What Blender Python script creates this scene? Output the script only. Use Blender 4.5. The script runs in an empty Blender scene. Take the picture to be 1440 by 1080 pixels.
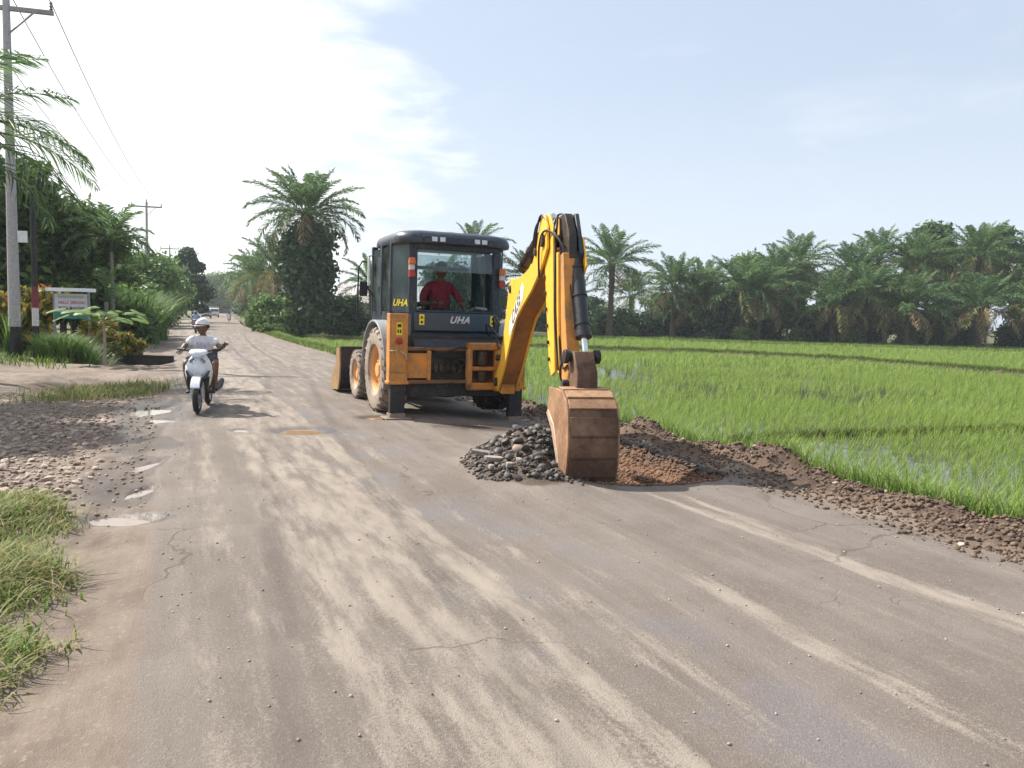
import bpy, bmesh, math, random
import numpy as np
from math import sin, cos, pi, radians, atan2, sqrt
from mathutils import Vector, Matrix
random.seed(7)
rng = np.random.default_rng(11)
SC = bpy.context.scene
COL = SC.collection

# ------------------------------------------------------------------ camera
PITCH, ROLL = radians(4.87), radians(1.6)
f_ = Vector((0, cos(PITCH), -sin(PITCH))); r0 = Vector((1, 0, 0)); u0 = Vector((0, sin(PITCH), cos(PITCH)))
r_ = r0*cos(ROLL) + u0*sin(ROLL); u_ = -r0*sin(ROLL) + u0*cos(ROLL)
cam = bpy.data.cameras.new('camera'); cam_o = bpy.data.objects.new('camera', cam); COL.objects.link(cam_o)
M = Matrix((r_, u_, -f_)).transposed().to_4x4(); M.translation = (0, 0, 1.6)
cam_o.matrix_world = M
cam.sensor_width = 36; cam.lens = 36*1080/1440; cam.clip_end = 3000; cam.clip_start = 0.05
SC.camera = cam_o

# ------------------------------------------------------------------ world and sun
SUN_EL = radians(47); SUN_AZ = Vector((-0.90, 0.44, 0)).normalized()     # towards the sun
S_ = Vector((SUN_AZ.x*cos(SUN_EL), SUN_AZ.y*cos(SUN_EL), sin(SUN_EL)))
world = bpy.data.worlds.new('World'); SC.world = world; world.use_nodes = True
SC.view_settings.view_transform = 'Standard'; SC.view_settings.look = 'None'
SC.view_settings.gamma = 1; SC.view_settings.use_curve_mapping = False
SC.view_settings.exposure = 0.85
HAZE = 0.00045
sun = bpy.data.lights.new('sun', 'SUN'); sun.energy = 4.6; sun.angle = radians(0.6); sun.color = (1.0, 0.94, 0.84)
sun_o = bpy.data.objects.new('sun', sun); COL.objects.link(sun_o); sun_o.location = (-20, 10, 30)
sun_o.rotation_euler = S_.to_track_quat('Z', 'Y').to_euler()

# ------------------------------------------------------------------ node helpers
class X:
    """a shader value with arithmetic"""
    def __init__(s, nt, sock): s.nt = nt; s.k = sock
    def _m(s, op, a, b=None, c=None, clamp=False):
        n = s.nt.nodes.new('ShaderNodeMath'); n.operation = op; n.use_clamp = clamp
        for i, v in enumerate((a, b, c)):
            if v is None: continue
            if isinstance(v, X): s.nt.links.new(v.k, n.inputs[i])
            else: n.inputs[i].default_value = v
        return X(s.nt, n.outputs[0])
    def __add__(s, o): return s._m('ADD', s, o)
    __radd__ = __add__
    def __sub__(s, o): return s._m('SUBTRACT', s, o)
    def __rsub__(s, o): return s._m('SUBTRACT', o, s)
    def __mul__(s, o): return s._m('MULTIPLY', s, o)
    __rmul__ = __mul__
    def max(s, o): return s._m('MAXIMUM', s, o)
    def min(s, o): return s._m('MINIMUM', s, o)
    def pow(s, o): return s._m('POWER', s, o)
    def abs(s): return s._m('ABSOLUTE', s)
    def step(s, a, b, lo=0., hi=1.):      # smooth ramp from a to b
        n = s.nt.nodes.new('ShaderNodeMapRange'); n.interpolation_type = 'SMOOTHSTEP'
        s.nt.links.new(s.k, n.inputs[0])
        n.inputs[1].default_value = a; n.inputs[2].default_value = b; n.inputs[3].default_value = lo; n.inputs[4].default_value = hi
        return X(s.nt, n.outputs[0])
def band(x, a, b, e=.1, e2=None): return x.step(a-e, a+e)*x.step(b-(e2 or e), b+(e2 or e), 1., 0.)
def comb(nt, x, y, z=0.):
    n = nt.nodes.new('ShaderNodeCombineXYZ')
    for i, v in enumerate((x, y, z)):
        if isinstance(v, X): nt.links.new(v.k, n.inputs[i])
        else: n.inputs[i].default_value = v
    return n.outputs[0]
def noise(nt, vec, scale, detail=4, rough=.55, dist=0.):
    n = nt.nodes.new('ShaderNodeTexNoise'); n.inputs['Scale'].default_value = scale; n.inputs['Detail'].default_value = detail
    n.inputs['Roughness'].default_value = rough; n.inputs['Distortion'].default_value = dist
    if vec is not None: nt.links.new(vec, n.inputs['Vector'])
    return X(nt, n.outputs['Fac'])
def voro(nt, vec, scale, out='Distance', feat='F1'):
    n = nt.nodes.new('ShaderNodeTexVoronoi'); n.feature = feat; n.inputs['Scale'].default_value = scale
    if vec is not None: nt.links.new(vec, n.inputs['Vector'])
    return n.outputs[out]
def mix(nt, fac, a, b):
    n = nt.nodes.new('ShaderNodeMix'); n.data_type = 'RGBA'
    for idx, v in ((0, fac), (6, a), (7, b)):
        if isinstance(v, X): nt.links.new(v.k, n.inputs[idx])
        elif isinstance(v, bpy.types.NodeSocket): nt.links.new(v, n.inputs[idx])
        elif idx == 0: n.inputs[idx].default_value = v
        else: n.inputs[idx].default_value = (*v, 1)
    return n.outputs[2]
def new_mat(name):
    m = bpy.data.materials.new(name); m.use_nodes = True
    nt = m.node_tree; b = nt.nodes['Principled BSDF']
    return m, nt, b
def setv(nt, b, name, v):
    if isinstance(v, X): nt.links.new(v.k, b.inputs[name])
    elif isinstance(v, bpy.types.NodeSocket): nt.links.new(v, b.inputs[name])
    elif isinstance(v, tuple) and len(v) == 3: b.inputs[name].default_value = (*v, 1)
    else: b.inputs[name].default_value = v
def bump(nt, b, h, dist=.01, strength=1.):
    n = nt.nodes.new('ShaderNodeBump'); n.inputs['Distance'].default_value = dist; n.inputs['Strength'].default_value = strength
    nt.links.new(h.k, n.inputs['Height']); nt.links.new(n.outputs[0], b.inputs['Normal'])
def opos(nt):
    n = nt.nodes.new('ShaderNodeTexCoord'); return n.outputs['Object']
def wpos(nt):
    n = nt.nodes.new('ShaderNodeNewGeometry'); return n.outputs['Position']
def attr(nt, name):
    n = nt.nodes.new('ShaderNodeAttribute'); n.attribute_name = name; return X(nt, n.outputs['Fac'])

def worn(name, col, dirt=(.25, .19, .13), amount=.35, rough=.5, metal=0., scale=3., bmp=.002, var=.15, coat=0.):
    """painted or bare surface with dirt patches and slight unevenness"""
    m, nt, b = new_mat(name)
    p = opos(nt)
    n1 = noise(nt, p, scale, 6, .65); n2 = noise(nt, p, scale*7, 5, .6); n3 = noise(nt, p, scale*30, 3)
    d = ((n1*.6+n2*.4).step(.62-amount*.35, .80-amount*.25))*min(1, amount*1.8)
    c = mix(nt, n2.step(.3, .7), tuple(v*(1-var) for v in col), tuple(min(1, v*(1+var)) for v in col))
    c = mix(nt, d, c, dirt)
    setv(nt, b, 'Base Color', c); setv(nt, b, 'Roughness', (d*(.85-rough)+rough)+(n3-.5)*.1)
    setv(nt, b, 'Metallic', metal); b.inputs['Coat Weight'].default_value = coat
    if bmp: bump(nt, b, n2+n3*.4, bmp, .6)
    return m
def plain(name, col, rough=.5, metal=0., emit=None):
    m, nt, b = new_mat(name)
    n = noise(nt, opos(nt), 12, 4)
    setv(nt, b, 'Base Color', mix(nt, n.step(.3, .7), tuple(v*.88 for v in col), tuple(min(1, v*1.08) for v in col)))
    b.inputs['Roughness'].default_value = rough; b.inputs['Metallic'].default_value = metal
    return m
def leafm(name, a, b_, c=None, trans=.35, rough=.5, spread=.55):
    """leaf: colour picked per leaf by the rnd attribute, some light through it"""
    m, nt, b = new_mat(name)
    r = attr(nt, 'rnd')
    oi = nt.nodes.new('ShaderNodeObjectInfo'); orr = X(nt, oi.outputs['Random'])
    k = (r*.75 + noise(nt, wpos(nt), spread, 3)*.5 + orr*.2 - .2)
    col = mix(nt, k.step(.15, .85), a, b_)
    if c: col = mix(nt, r.step(.90, .97), col, c)
    setv(nt, b, 'Base Color', col); b.inputs['Roughness'].default_value = rough
    b.inputs['Specular IOR Level'].default_value = .18
    t = nt.nodes.new('ShaderNodeBsdfTranslucent'); nt.links.new(col, t.inputs[0])
    ms = nt.nodes.new('ShaderNodeMixShader'); ms.inputs[0].default_value = trans
    nt.links.new(b.outputs[0], ms.inputs[1]); nt.links.new(t.outputs[0], ms.inputs[2])
    nt.links.new(ms.outputs[0], nt.nodes['Material Output'].inputs['Surface'])
    return m

# sky: Nishita with procedural cloud cover
def build_world():
    nt = world.node_tree; nt.nodes.clear()
    out = nt.nodes.new('ShaderNodeOutputWorld'); bg = nt.nodes.new('ShaderNodeBackground')
    sky = nt.nodes.new('ShaderNodeTexSky'); sky.sky_type = 'NISHITA'; sky.sun_disc = False
    sky.sun_elevation = SUN_EL; sky.sun_rotation = atan2(SUN_AZ.x, SUN_AZ.y)
    sky.air_density = 1.0; sky.dust_density = 2.2; sky.ozone_density = 1.2
    tc = nt.nodes.new('ShaderNodeTexCoord'); g = tc.outputs['Generated']
    sp = nt.nodes.new('ShaderNodeSeparateXYZ'); nt.links.new(g, sp.inputs[0])
    x, y, z = (X(nt, sp.outputs[i]) for i in range(3))
    zz = z.max(0.02)+.12
    v = comb(nt, x._m('DIVIDE', x, zz), y._m('DIVIDE', y, zz), 0.)
    big = noise(nt, v, .55, 7, .55, .4); fine = noise(nt, v, 2.2, 7, .6, .3)
    # the bank of bright cloud lies left of the road, thinning towards the right
    az = x._m('ARCTAN2', x, y)                         # 0 straight ahead, negative to the left
    cover = az.step(-.60, .16, .58, 0.) 
    left = cover*(az.step(-2.6, -1.8, .25, 1.))
    k = (big*.85+fine*.6) + left
    cloud = k.step(.86, 1.14)*.97
    wisp = (noise(nt, v, 1.3, 6, .6, .6)).step(.52, .80)*.16*z.step(0., .12)
    fac = cloud.max(wisp)
    hz = z.step(0., .35, .62, .0)                      # milky air low down
    skyc = nt.nodes.new('ShaderNodeMix'); skyc.data_type = 'RGBA'; skyc.blend_type = 'MULTIPLY'
    skyc.inputs[0].default_value = 1; nt.links.new(sky.outputs[0], skyc.inputs[6]); skyc.inputs[7].default_value = (.082, .082, .082, 1)
    c = mix(nt, hz, skyc.outputs[2], (.57, .60, .64))
    c = mix(nt, .60, c, (.46, .52, .60))
    c = mix(nt, fac, c, (.74, .755, .76))
    nt.links.new(c, bg.inputs[0]); bg.inputs[1].default_value = 1.0
    nt.links.new(bg.outputs[0], out.inputs[0])
build_world()

# ------------------------------------------------------------------ mesh helpers
def tag(o, label=None, cat=None, group=None, kind=None):
    if label: o['label'] = label
    if cat: o['category'] = cat
    if group: o['group'] = group
    if kind: o['kind'] = kind
    return o
def link(name, me, parent=None, mats=()):
    o = bpy.data.objects.new(name, me); COL.objects.link(o)
    for m in mats: me.materials.append(m)
    if parent is not None: o.parent = parent
    return o
def empty(name, loc=(0, 0, 0), rz=0., scale=1.):
    o = bpy.data.objects.new(name, None); COL.objects.link(o); o.location = loc; o.rotation_euler = (0, 0, rz)
    o.scale = (scale,)*3; o.empty_display_size = .3
    return o
def copy_tree(o, parent=None):
    c = o.copy(); COL.objects.link(c); c.parent = parent
    for ch in list(o.children): copy_tree(ch, c)
    return c
def np_mesh(name, V, F, smooth=False, attrs=None, fattr=None, mi=None):
    """V (n,3); F (m,k) one face size; or list of such arrays"""
    me = bpy.data.meshes.new(name)
    Fs = F if isinstance(F, list) and isinstance(F[0], np.ndarray) else [F]
    Fs = [np.asarray(f, dtype=np.int32) for f in Fs if len(f)]
    V = np.asarray(V, dtype=np.float32)
    me.vertices.add(len(V)); me.vertices.foreach_set('co', V.ravel())
    nl = sum(f.size for f in Fs); npo = sum(len(f) for f in Fs)
    me.loops.add(nl); me.loops.foreach_set('vertex_index', np.concatenate([f.ravel() for f in Fs]))
    me.polygons.add(npo)
    tot = np.concatenate([np.full(len(f), f.shape[1], dtype=np.int32) for f in Fs])
    st = np.concatenate([[0], np.cumsum(tot)[:-1]]).astype(np.int32)
    me.polygons.foreach_set('loop_start', st); me.polygons.foreach_set('loop_total', tot)
    if smooth: me.polygons.foreach_set('use_smooth', np.ones(npo, dtype=bool))
    if mi is not None: me.polygons.foreach_set('material_index', np.asarray(mi, dtype=np.int32))
    me.update(calc_edges=True)
    for k, a in (attrs or {}).items():
        at = me.attributes.new(k, 'FLOAT', 'POINT'); at.data.foreach_set('value', np.asarray(a, dtype=np.float32))
    for k, a in (fattr or {}).items():
        at = me.attributes.new(k, 'FLOAT', 'FACE'); at.data.foreach_set('value', np.asarray(a, dtype=np.float32))
    return me

class MB:
    """collects shapes, then links them as one mesh object"""
    def __init__(s): s.b = bmesh.new()
    def _f(s, vs, mi=0):
        try:
            f = s.b.faces.new(vs); f.material_index = mi; return f
        except ValueError: return None
    def box(s, x0, x1, y0, y1, z0, z1, mi=0, fn=None):
        P = [(x, y, z) for z in (z0, z1) for x, y in ((x0, y0), (x1, y0), (x1, y1), (x0, y1))]
        if fn: P = [fn(*p) for p in P]
        v = [s.b.verts.new(p) for p in P]
        for q in ((0, 3, 2, 1), (4, 5, 6, 7), (0, 1, 5, 4), (1, 2, 6, 5), (2, 3, 7, 6), (3, 0, 4, 7)): s._f([v[i] for i in q], mi)
        return s
    def prism(s, poly, w0, w1, fn, mi=0):
        """poly of (a, b), swept from w0 to w1; fn(a, b, w) -> xyz"""
        A = [s.b.verts.new(fn(a, b, w0)) for a, b in poly]; B = [s.b.verts.new(fn(a, b, w1)) for a, b in poly]
        n = len(poly)
        s._f(A, mi); s._f(B[::-1], mi)
        for i in range(n): s._f([A[i], B[i], B[(i+1) % n], A[(i+1) % n]], mi)
        return s
    def tube(s, pts, r, n=10, mi=0, cap=True):
        pts = [Vector(p) for p in pts]; rs = r if isinstance(r, (list, tuple)) else [r]*len(pts)
        rings = []; ref = None
        for i, p in enumerate(pts):
            d = (pts[min(i+1, len(pts)-1)]-pts[max(i-1, 0)]).normalized()
            if ref is None: ref = d.orthogonal().normalized()
            a = (ref-d*ref.dot(d)).normalized(); b = d.cross(a); ref = a
            rings.append([s.b.verts.new(p+(a*cos(2*pi*k/n)+b*sin(2*pi*k/n))*rs[i]) for k in range(n)])
        for i in range(len(rings)-1):
            for k in range(n): s._f([rings[i][k], rings[i][(k+1) % n], rings[i+1][(k+1) % n], rings[i+1][k]], mi)
        if cap: s._f(rings[0][::-1], mi); s._f(rings[-1], mi)
        return s
    def lathe(s, prof, c, axis, n=32, mi=0, closed=False):
        """prof of (radius, along axis)"""
        ax = Vector(axis).normalized(); a = ax.orthogonal().normalized(); b = ax.cross(a); c = Vector(c); rings = []
        for r, h in prof: rings.append([s.b.verts.new(c+ax*h+(a*cos(2*pi*k/n)+b*sin(2*pi*k/n))*max(r, 1e-4)) for k in range(n)])
        m = len(rings)
        for i in range(m if closed else m-1):
            j = (i+1) % m
            for k in range(n): s._f([rings[i][k], rings[i][(k+1) % n], rings[j][(k+1) % n], rings[j][k]], mi)
        return s
    def ball(s, c, r, seg=12, rings=8, sc=(1, 1, 1), mi=0):
        g = bmesh.ops.create_uvsphere(s.b, u_segments=seg, v_segments=rings, radius=r)
        for v in g['verts']:
            v.co = Vector((v.co.x*sc[0], v.co.y*sc[1], v.co.z*sc[2]))+Vector(c)
            for f in v.link_faces: f.material_index = mi
        return s
    def quad(s, P, mi=0): s._f([s.b.verts.new(p) for p in P], mi); return s
    def build(s, name, mats, parent=None, bevel=0., smooth=35, seg=2):
        bmesh.ops.recalc_face_normals(s.b, faces=s.b.faces)
        me = bpy.data.meshes.new(name); s.b.to_mesh(me); s.b.free()
        if smooth:
            me.polygons.foreach_set('use_smooth', np.ones(len(me.polygons), dtype=bool)); me.set_sharp_from_angle(angle=radians(smooth))
        o = link(name, me, parent, mats if isinstance(mats, (list, tuple)) else [mats])
        if bevel:
            m = o.modifiers.new('bevel', 'BEVEL'); m.width = bevel; m.segments = seg; m.limit_method = 'ANGLE'; m.angle_limit = radians(40); m.harden_normals = False
        return o
def text(name, s, mat, parent, mtx, size, extrude=.002, shear=0., align='CENTER', spacing=1., bold=0.):
    cu = bpy.data.curves.new(name, 'FONT'); cu.body = s; cu.size = size; cu.extrude = extrude; cu.shear = shear
    cu.align_x = align; cu.align_y = 'CENTER'; cu.space_character = spacing; cu.offset = bold; cu.resolution_u = 3
    t = bpy.data.objects.new(name, cu); COL.objects.link(t)
    dg = bpy.context.evaluated_depsgraph_get(); me = bpy.data.meshes.new_from_object(t.evaluated_get(dg))
    bpy.data.objects.remove(t); me.materials.clear(); me.name = name
    o = link(name, me, parent, [mat]); o.matrix_local = mtx
    return o
def frame(o, xa, ya):
    xa = Vector(xa).normalized(); ya = Vector(ya); ya = (ya-xa*ya.dot(xa)).normalized(); za = xa.cross(ya)
    m = Matrix((xa, ya, za)).transposed().to_4x4(); m.translation = o
    return m

# numpy value noise
def _h(ix, iy, seed):
    n = (ix.astype(np.int64)*374761393 + iy.astype(np.int64)*668265263 + seed*982451653) & 0x7fffffff
    n = ((n ^ (n >> 13))*1274126177) & 0x7fffffff
    return ((n ^ (n >> 16)) & 0xffff)/65535.
def vn(x, y, seed=0):
    ix = np.floor(x); iy = np.floor(y); fx = x-ix; fy = y-iy
    fx = fx*fx*(3-2*fx); fy = fy*fy*(3-2*fy)
    a = _h(ix, iy, seed); b = _h(ix+1, iy, seed); c = _h(ix, iy+1, seed); d = _h(ix+1, iy+1, seed)
    return (a*(1-fx)+b*fx)*(1-fy)+(c*(1-fx)+d*fx)*fy - .5
def fbm(x, y, o=4, seed=0, g=.5):
    s = 0; a = 1.
    for k in range(o): s = s+a*vn(x*2**k+17*k, y*2**k-9*k, seed+k); a *= g
    return s
def ss(x, a, b):
    t = np.clip((x-a)/(b-a), 0, 1); return t*t*(3-2*t)

# ------------------------------------------------------------------ the lie of the land
TH = radians(23.7); CT, ST = cos(TH), sin(TH)
def st(x, y):
    s = x*CT+y*ST - np.interp(y, [0, 45, 85, 155, 172, 319, 420], [0, 0, 1.2, 4.9, 5.8, 17.5, 25.])
    return s, -x*ST+y*CT
PIT = np.array([(0.25, 7.42), (1.0, 7.40), (1.75, 7.56), (2.24, 7.90), (1.75, 9.1), (1.42, 9.9), (.5, 9.9)])
def poly_d(x, y, P):
    """signed distance to a convex polygon, negative inside"""
    d = np.full(np.shape(x), -1e9)
    for i in range(len(P)):
        a = P[i]; b = P[(i+1) % len(P)]; e = b-a; n = np.array((e[1], -e[0]))/np.hypot(*e)
        d = np.maximum(d, (x-a[0])*n[0]+(y-a[1])*n[1])
    return d
def seg_d(x, y, P):
    d = np.full(np.shape(x), 1e9)
    for i in range(len(P)-1):
        a = np.array(P[i]); e = np.array(P[i+1])-a; t = np.clip(((x-a[0])*e[0]+(y-a[1])*e[1])/(e@e), 0, 1)
        d = np.minimum(d, np.hypot(x-a[0]-t*e[0], y-a[1]-t*e[1]))
    return d
BUND_FAR = [(-16, 60), (-5, 55), (4.8, 52.6), (13.6, 52.6), (20.6, 46.5), (24.1, 36), (40, 25)]
BUND_NEAR = [(3.6, 13.4), (5.9, 14.6), (11, 16.3), (22, 18.5)]
BUND_BACK = [(8, 88), (30, 84), (60, 78), (110, 70)]
POTS = [(-2.97, 5.86, .26, .13, .055), (-5.72, 12.25, .34, .5, .07), (-3.28, 6.75, .08, .22, .055), (-3.75, 7.9, .07, .30, .055),
        (-2.85, 10.35, .30, .26, .06), (-5.0, 11.1, .2, .16, .05), (-2.0, 11.9, .3, .2, .05), (-3.65, 10.3, .12, .10, .04)]
def pile_h(x, y):
    # dug-out stone heap left of the bucket
    q = ((x-.24)/.54)**2+((y-8.4)/1.0)**2
    return .36*np.exp(-q*1.15)*(1+.5*fbm(x*4, y*4, 3, 5))
def yb(x): return np.interp(x, [-60, -30, -22, -2, 8, 200], [96, 74, 66, 80, 112, 116])
def paddy(x, y):
    s, t = st(x, y)
    return ss(s+.25*fbm(x*.8, y*.8, 2, 31), 6.8, 7.2)*ss(yb(x)-y, 0, 3.)
def height(x, y):
    s, t = st(x, y)
    z = .022*fbm(x*.5, y*.5, 4, 1)+.006*fbm(x*5, y*5, 3, 2)
    left = ss(-s, .1, .7)
    z = z+left*(-.02+.05*fbm(x*.9, y*.9, 5, 3)+.03*fbm(x*6, y*6, 3, 4))
    z = z-.03*np.exp(-((s+.45)/.3)**2)*ss(y, 4, 6)
    wl = ss(-s, 2.4, 4.5); z = z+wl*(.10*fbm(x*.5, y*.5, 3, 8))+ss(-s, 3., 6.)*ss(y, 17, 22)*.12
    # culvert hole beside the sapling
    z = z-.75*np.exp(-(((x+11.7)/1.0)**2+((y-23.3)/1.3)**2)**2)
    z = z-.18*np.exp(-(((x+8.9)/.9)**2+((y-15.6)/.35)**2))
    # right shoulder, spoil berm, slope to the paddy
    sr = ss(s, 5.0, 5.8)
    amp = .095+.11*vn(t*.8, t*0, 61)+.10*vn(t*2.3, t*0+3, 62)
    amp = np.where(t < 16, amp, amp*.45)
    lump = amp*np.exp(-((s-6.12-.25*vn(t*.6, t*0, 63))/.30)**4)*(1+1.3*fbm(x*3.2, y*3.2, 5, 9, .6))+.03*fbm(x*14, y*14, 2, 66)*np.exp(-((s-6.2)/.6)**4)
    lump = np.maximum(lump, 0)
    cl = .17*np.exp(-(((x-3.05)/.42)**2+((y-8.75)/.28)**2))*(1+.6*fbm(x*6, y*6, 3, 14))
    cl2 = .2*np.exp(-(((x-1.95)/.3)**2+((y-10.9)/.3)**2))*(1+.8*fbm(x*6, y*6, 3, 15))
    z = z+sr*(lump-.03+.04*fbm(x*4, y*4, 4, 10))+cl+cl2
    bank = ss(s, 6.45, 7.1)
    low = -.56+.03*fbm(x*2, y*2, 2, 12)
    fld = ss(yb(x)-y, 0, 3.)
    z = z*(1-bank)+bank*(low*fld+(-.12+.25*fbm(x*.1, y*.1, 3, 13))*(1-fld))
    for P, w, hh in ((BUND_FAR, .55, .34), (BUND_NEAR, .16, .14), (BUND_BACK, .6, .22)):
        d = seg_d(x, y, P); z = z+bank*fld*hh*np.exp(-(d/w)**4)*(1+.3*fbm(x*2, y*2, 3, 16))
    # crossfall towards the dug edge
    z = z-.09*ss(s, 3.6, 5.2)*ss(y, 10, 12)*ss(20-y, 0, 5)
    # pit
    d = poly_d(x, y, PIT)+.10*fbm(x*3, y*3, 3, 20)
    z = z-.19*ss(-d, 0., .30)*(1+.25*fbm(x*5, y*5, 3, 21))
    inside = ss(-d, .12, .6)
    z = z+inside*.10*np.exp(-(((x-1.45)/.35)**2+((y-8.6)/.6)**2))
    # rim of upturned broken asphalt on the far side of the pit
    rim = seg_d(x, y, [(2.24, 7.95), (1.78, 9.1), (1.45, 9.9)])
    z = z+.05*np.exp(-((rim-.06)/.07)**2)*(1+.9*fbm(x*9, y*9, 2, 23))*ss(d, -.03, .02)
    z = z+pile_h(x, y)
    for (px, py, rx, ry, dp) in POTS:
        z = z-dp*np.exp(-(((x-px)/rx)**2+((y-py)/ry)**2)**2)
    return z
def hz_at(x, y): return float(height(np.array([float(x)]), np.array([float(y)]))[0])

# ------------------------------------------------------------------ ground materials
def ground_material():
    m, nt, b = new_mat('road_and_dirt')
    P = wpos(nt); sp = nt.nodes.new('ShaderNodeSeparateXYZ'); nt.links.new(P, sp.inputs[0])
    x, y = X(nt, sp.outputs[0]), X(nt, sp.outputs[1])
    s = x*CT+y*ST; t = y*CT-x*ST
    uv = comb(nt, s*1.5, t*.12)             # streaks run along the road
    uv2 = comb(nt, s, t*.22)
    wig = (noise(nt, comb(nt, s*.2, t*.25), 1.6, 3)-.5)*.35
    sw = s+wig
    sft = noise(nt, uv, 3.2, 6, .6); sft2 = noise(nt, uv2, 7., 6, .65); blot = noise(nt, P, 1.1, 5, .6)
    grit = noise(nt, P, 55, 5, .75); gr2 = noise(nt, P, 190, 3, .7)
    vr = X(nt, voro(nt, P, 120)); vr2 = X(nt, voro(nt, P, 22))
    near = t.step(3., 13., 1., .55)
    d = band(sw, .62, 1.8, .22, .05)*.95
    d = d.max(band(sw, 2.02, 2.2, .12)*.45)
    d = d.max(band(sw, 4.05, 4.38, .07)*t.step(5.2, 6.4, 1., 0.)*.95)
    d = d.max(band(sw, 2.86, 3.1, .08)*t.step(3.4, 4.6, 1., 0.)*.9)
    d = d.max(band(sw, .05, .38, .12)*.55)
    d = d.max(t.step(11., 24.)*band(s, .2, 5.3, .5)*.42)
    d = d*.52+(sft-.5)*1.7+(sft2-.5)*1.2+(blot-.5)*.15
    dust = (d+(grit-.5)*1.2+(gr2-.5)*.9).step(.10, .60)
    # colours
    wetm = attr(nt, 'wet'); darkm = attr(nt, 'dark'); soil = attr(nt, 'soil'); red = attr(nt, 'red'); veg = attr(nt, 'veg')
    asp = mix(nt, (sft*.5+blot*.5).step(.38, .62), (.132, .106, .090), (.186, .156, .137))
    asp = mix(nt, (band(sw, 1.35, 2.6, .3)*blot.step(.48, .6))*.6, asp, (.135, .128, .140))
    asp = mix(nt, (grit*.6+gr2*.4).step(.50, .62)*.55, asp, (.29, .25, .22))
    asp = mix(nt, gr2.step(.36, .44, 1., 0.)*.45, asp, (.07, .058, .052))
    dus = mix(nt, sft2.step(.3, .7), (.215, .180, .150), (.290, .248, .208))
    dus = mix(nt, gr2.step(.34, .46, 1., 0.)*.4, dus, (.2, .165, .14))
    col = mix(nt, dust, asp, dus)
    mud = mix(nt, (blot*.6+sft2*.4).step(.35, .65), (.125, .092, .072), (.235, .185, .148))
    mud = mix(nt, vr2.step(.1, .35, 1., 0.)*grit.step(.4, .6)*.55, mud, (.33, .27, .22))
    mud = mix(nt, gr2.step(.34, .44, 1., 0.)*.5, mud, (.10, .075, .06))
    wn = nt.nodes.new('ShaderNodeTexNoise'); wn.inputs['Scale'].default_value = 1.1; wn.inputs['Detail'].default_value = 4; nt.links.new(P, wn.inputs['Vector'])
    va = nt.nodes.new('ShaderNodeVectorMath'); va.operation = 'MULTIPLY_ADD'; nt.links.new(wn.outputs['Color'], va.inputs[0]); va.inputs[1].default_value = (1.2, 1.2, 0); nt.links.new(P, va.inputs[2])
    ck = X(nt, voro(nt, va.outputs[0], .42, 'Distance', 'DISTANCE_TO_EDGE')); crack = ck.step(.001, .005, 1., 0.)*(noise(nt, P, .5, 2)).step(.50, .58)
    ck2 = X(nt, voro(nt, va.outputs[0], 2.6, 'Distance', 'DISTANCE_TO_EDGE')); crack = crack.max(ck2.step(.006, .03, 1., 0.)*(noise(nt, P, .7, 3)).step(.60, .68)*.6)
    col = mix(nt, crack*.5, col, (.055, .045, .038))
    edge = (s+(blot-.5)*.5+(grit-.5)*.25)
    off = edge.step(-.22, -.08, 1., 0.).max(edge.step(5.35, 5.55))
    col = mix(nt, off, col, mud)
    soilc = mix(nt, (blot*.5+grit*.5).step(.4, .6), (.058, .037, .026), (.155, .102, .072))
    soilc = mix(nt, red, soilc, mix(nt, grit.step(.4, .62), (.09, .045, .026), (.23, .125, .07)))
    soilc = mix(nt, darkm, soilc, mix(nt, grit.step(.4, .6), (.045, .035, .03), (.12, .09, .07)))
    sm = (soil+(grit-.5)*.6).step(.4, .6)
    col = mix(nt, sm, col, soilc)
    col = mix(nt, (veg+(blot-.5)*.8).step(.35, .65)*.8, col, (.085, .085, .035))
    wm = (wetm+(sft2-.5)*.5+(blot-.5)*.35).step(.35, .65)
    wm = wm.max(band(sw, 4.62, 5.0, .15)*sft.step(.48, .6)*t.step(3., 9., 1., .3)*.45)
    colw = nt.nodes.new('ShaderNodeMix'); colw.data_type = 'RGBA'; colw.blend_type = 'MULTIPLY'
    nt.links.new(wm.k, colw.inputs[0]); nt.links.new(col, colw.inputs[6]); colw.inputs[7].default_value = (.50, .47, .47, 1)
    setv(nt, b, 'Base Color', colw.outputs[2])
    rough = (.86-wm*.52)+(grit-.5)*.2
    setv(nt, b, 'Roughness', rough); b.inputs['Specular IOR Level'].default_value = .4
    bump(nt, b, (grit*.7+gr2*.5+vr*.35+sft2*.5)*(1-wm*.5)+dust*.15-crack*.5, .0075, .9)
    return m
GROUND = ground_material()
def land_material():
    m, nt, b = new_mat('rough_land')
    P = wpos(nt); a = noise(nt, P, .8, 6, .6); g = noise(nt, P, 9, 5, .7)
    c = mix(nt, (a*.5+g*.5).step(.4, .6), (.05, .06, .022), (.12, .12, .05))
    c = mix(nt, g.step(.56, .66)*.5, c, (.2, .16, .1))
    setv(nt, b, 'Base Color', c); b.inputs['Roughness'].default_value = .9; bump(nt, b, g+a, .05)
    return m
LAND = land_material()

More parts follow.
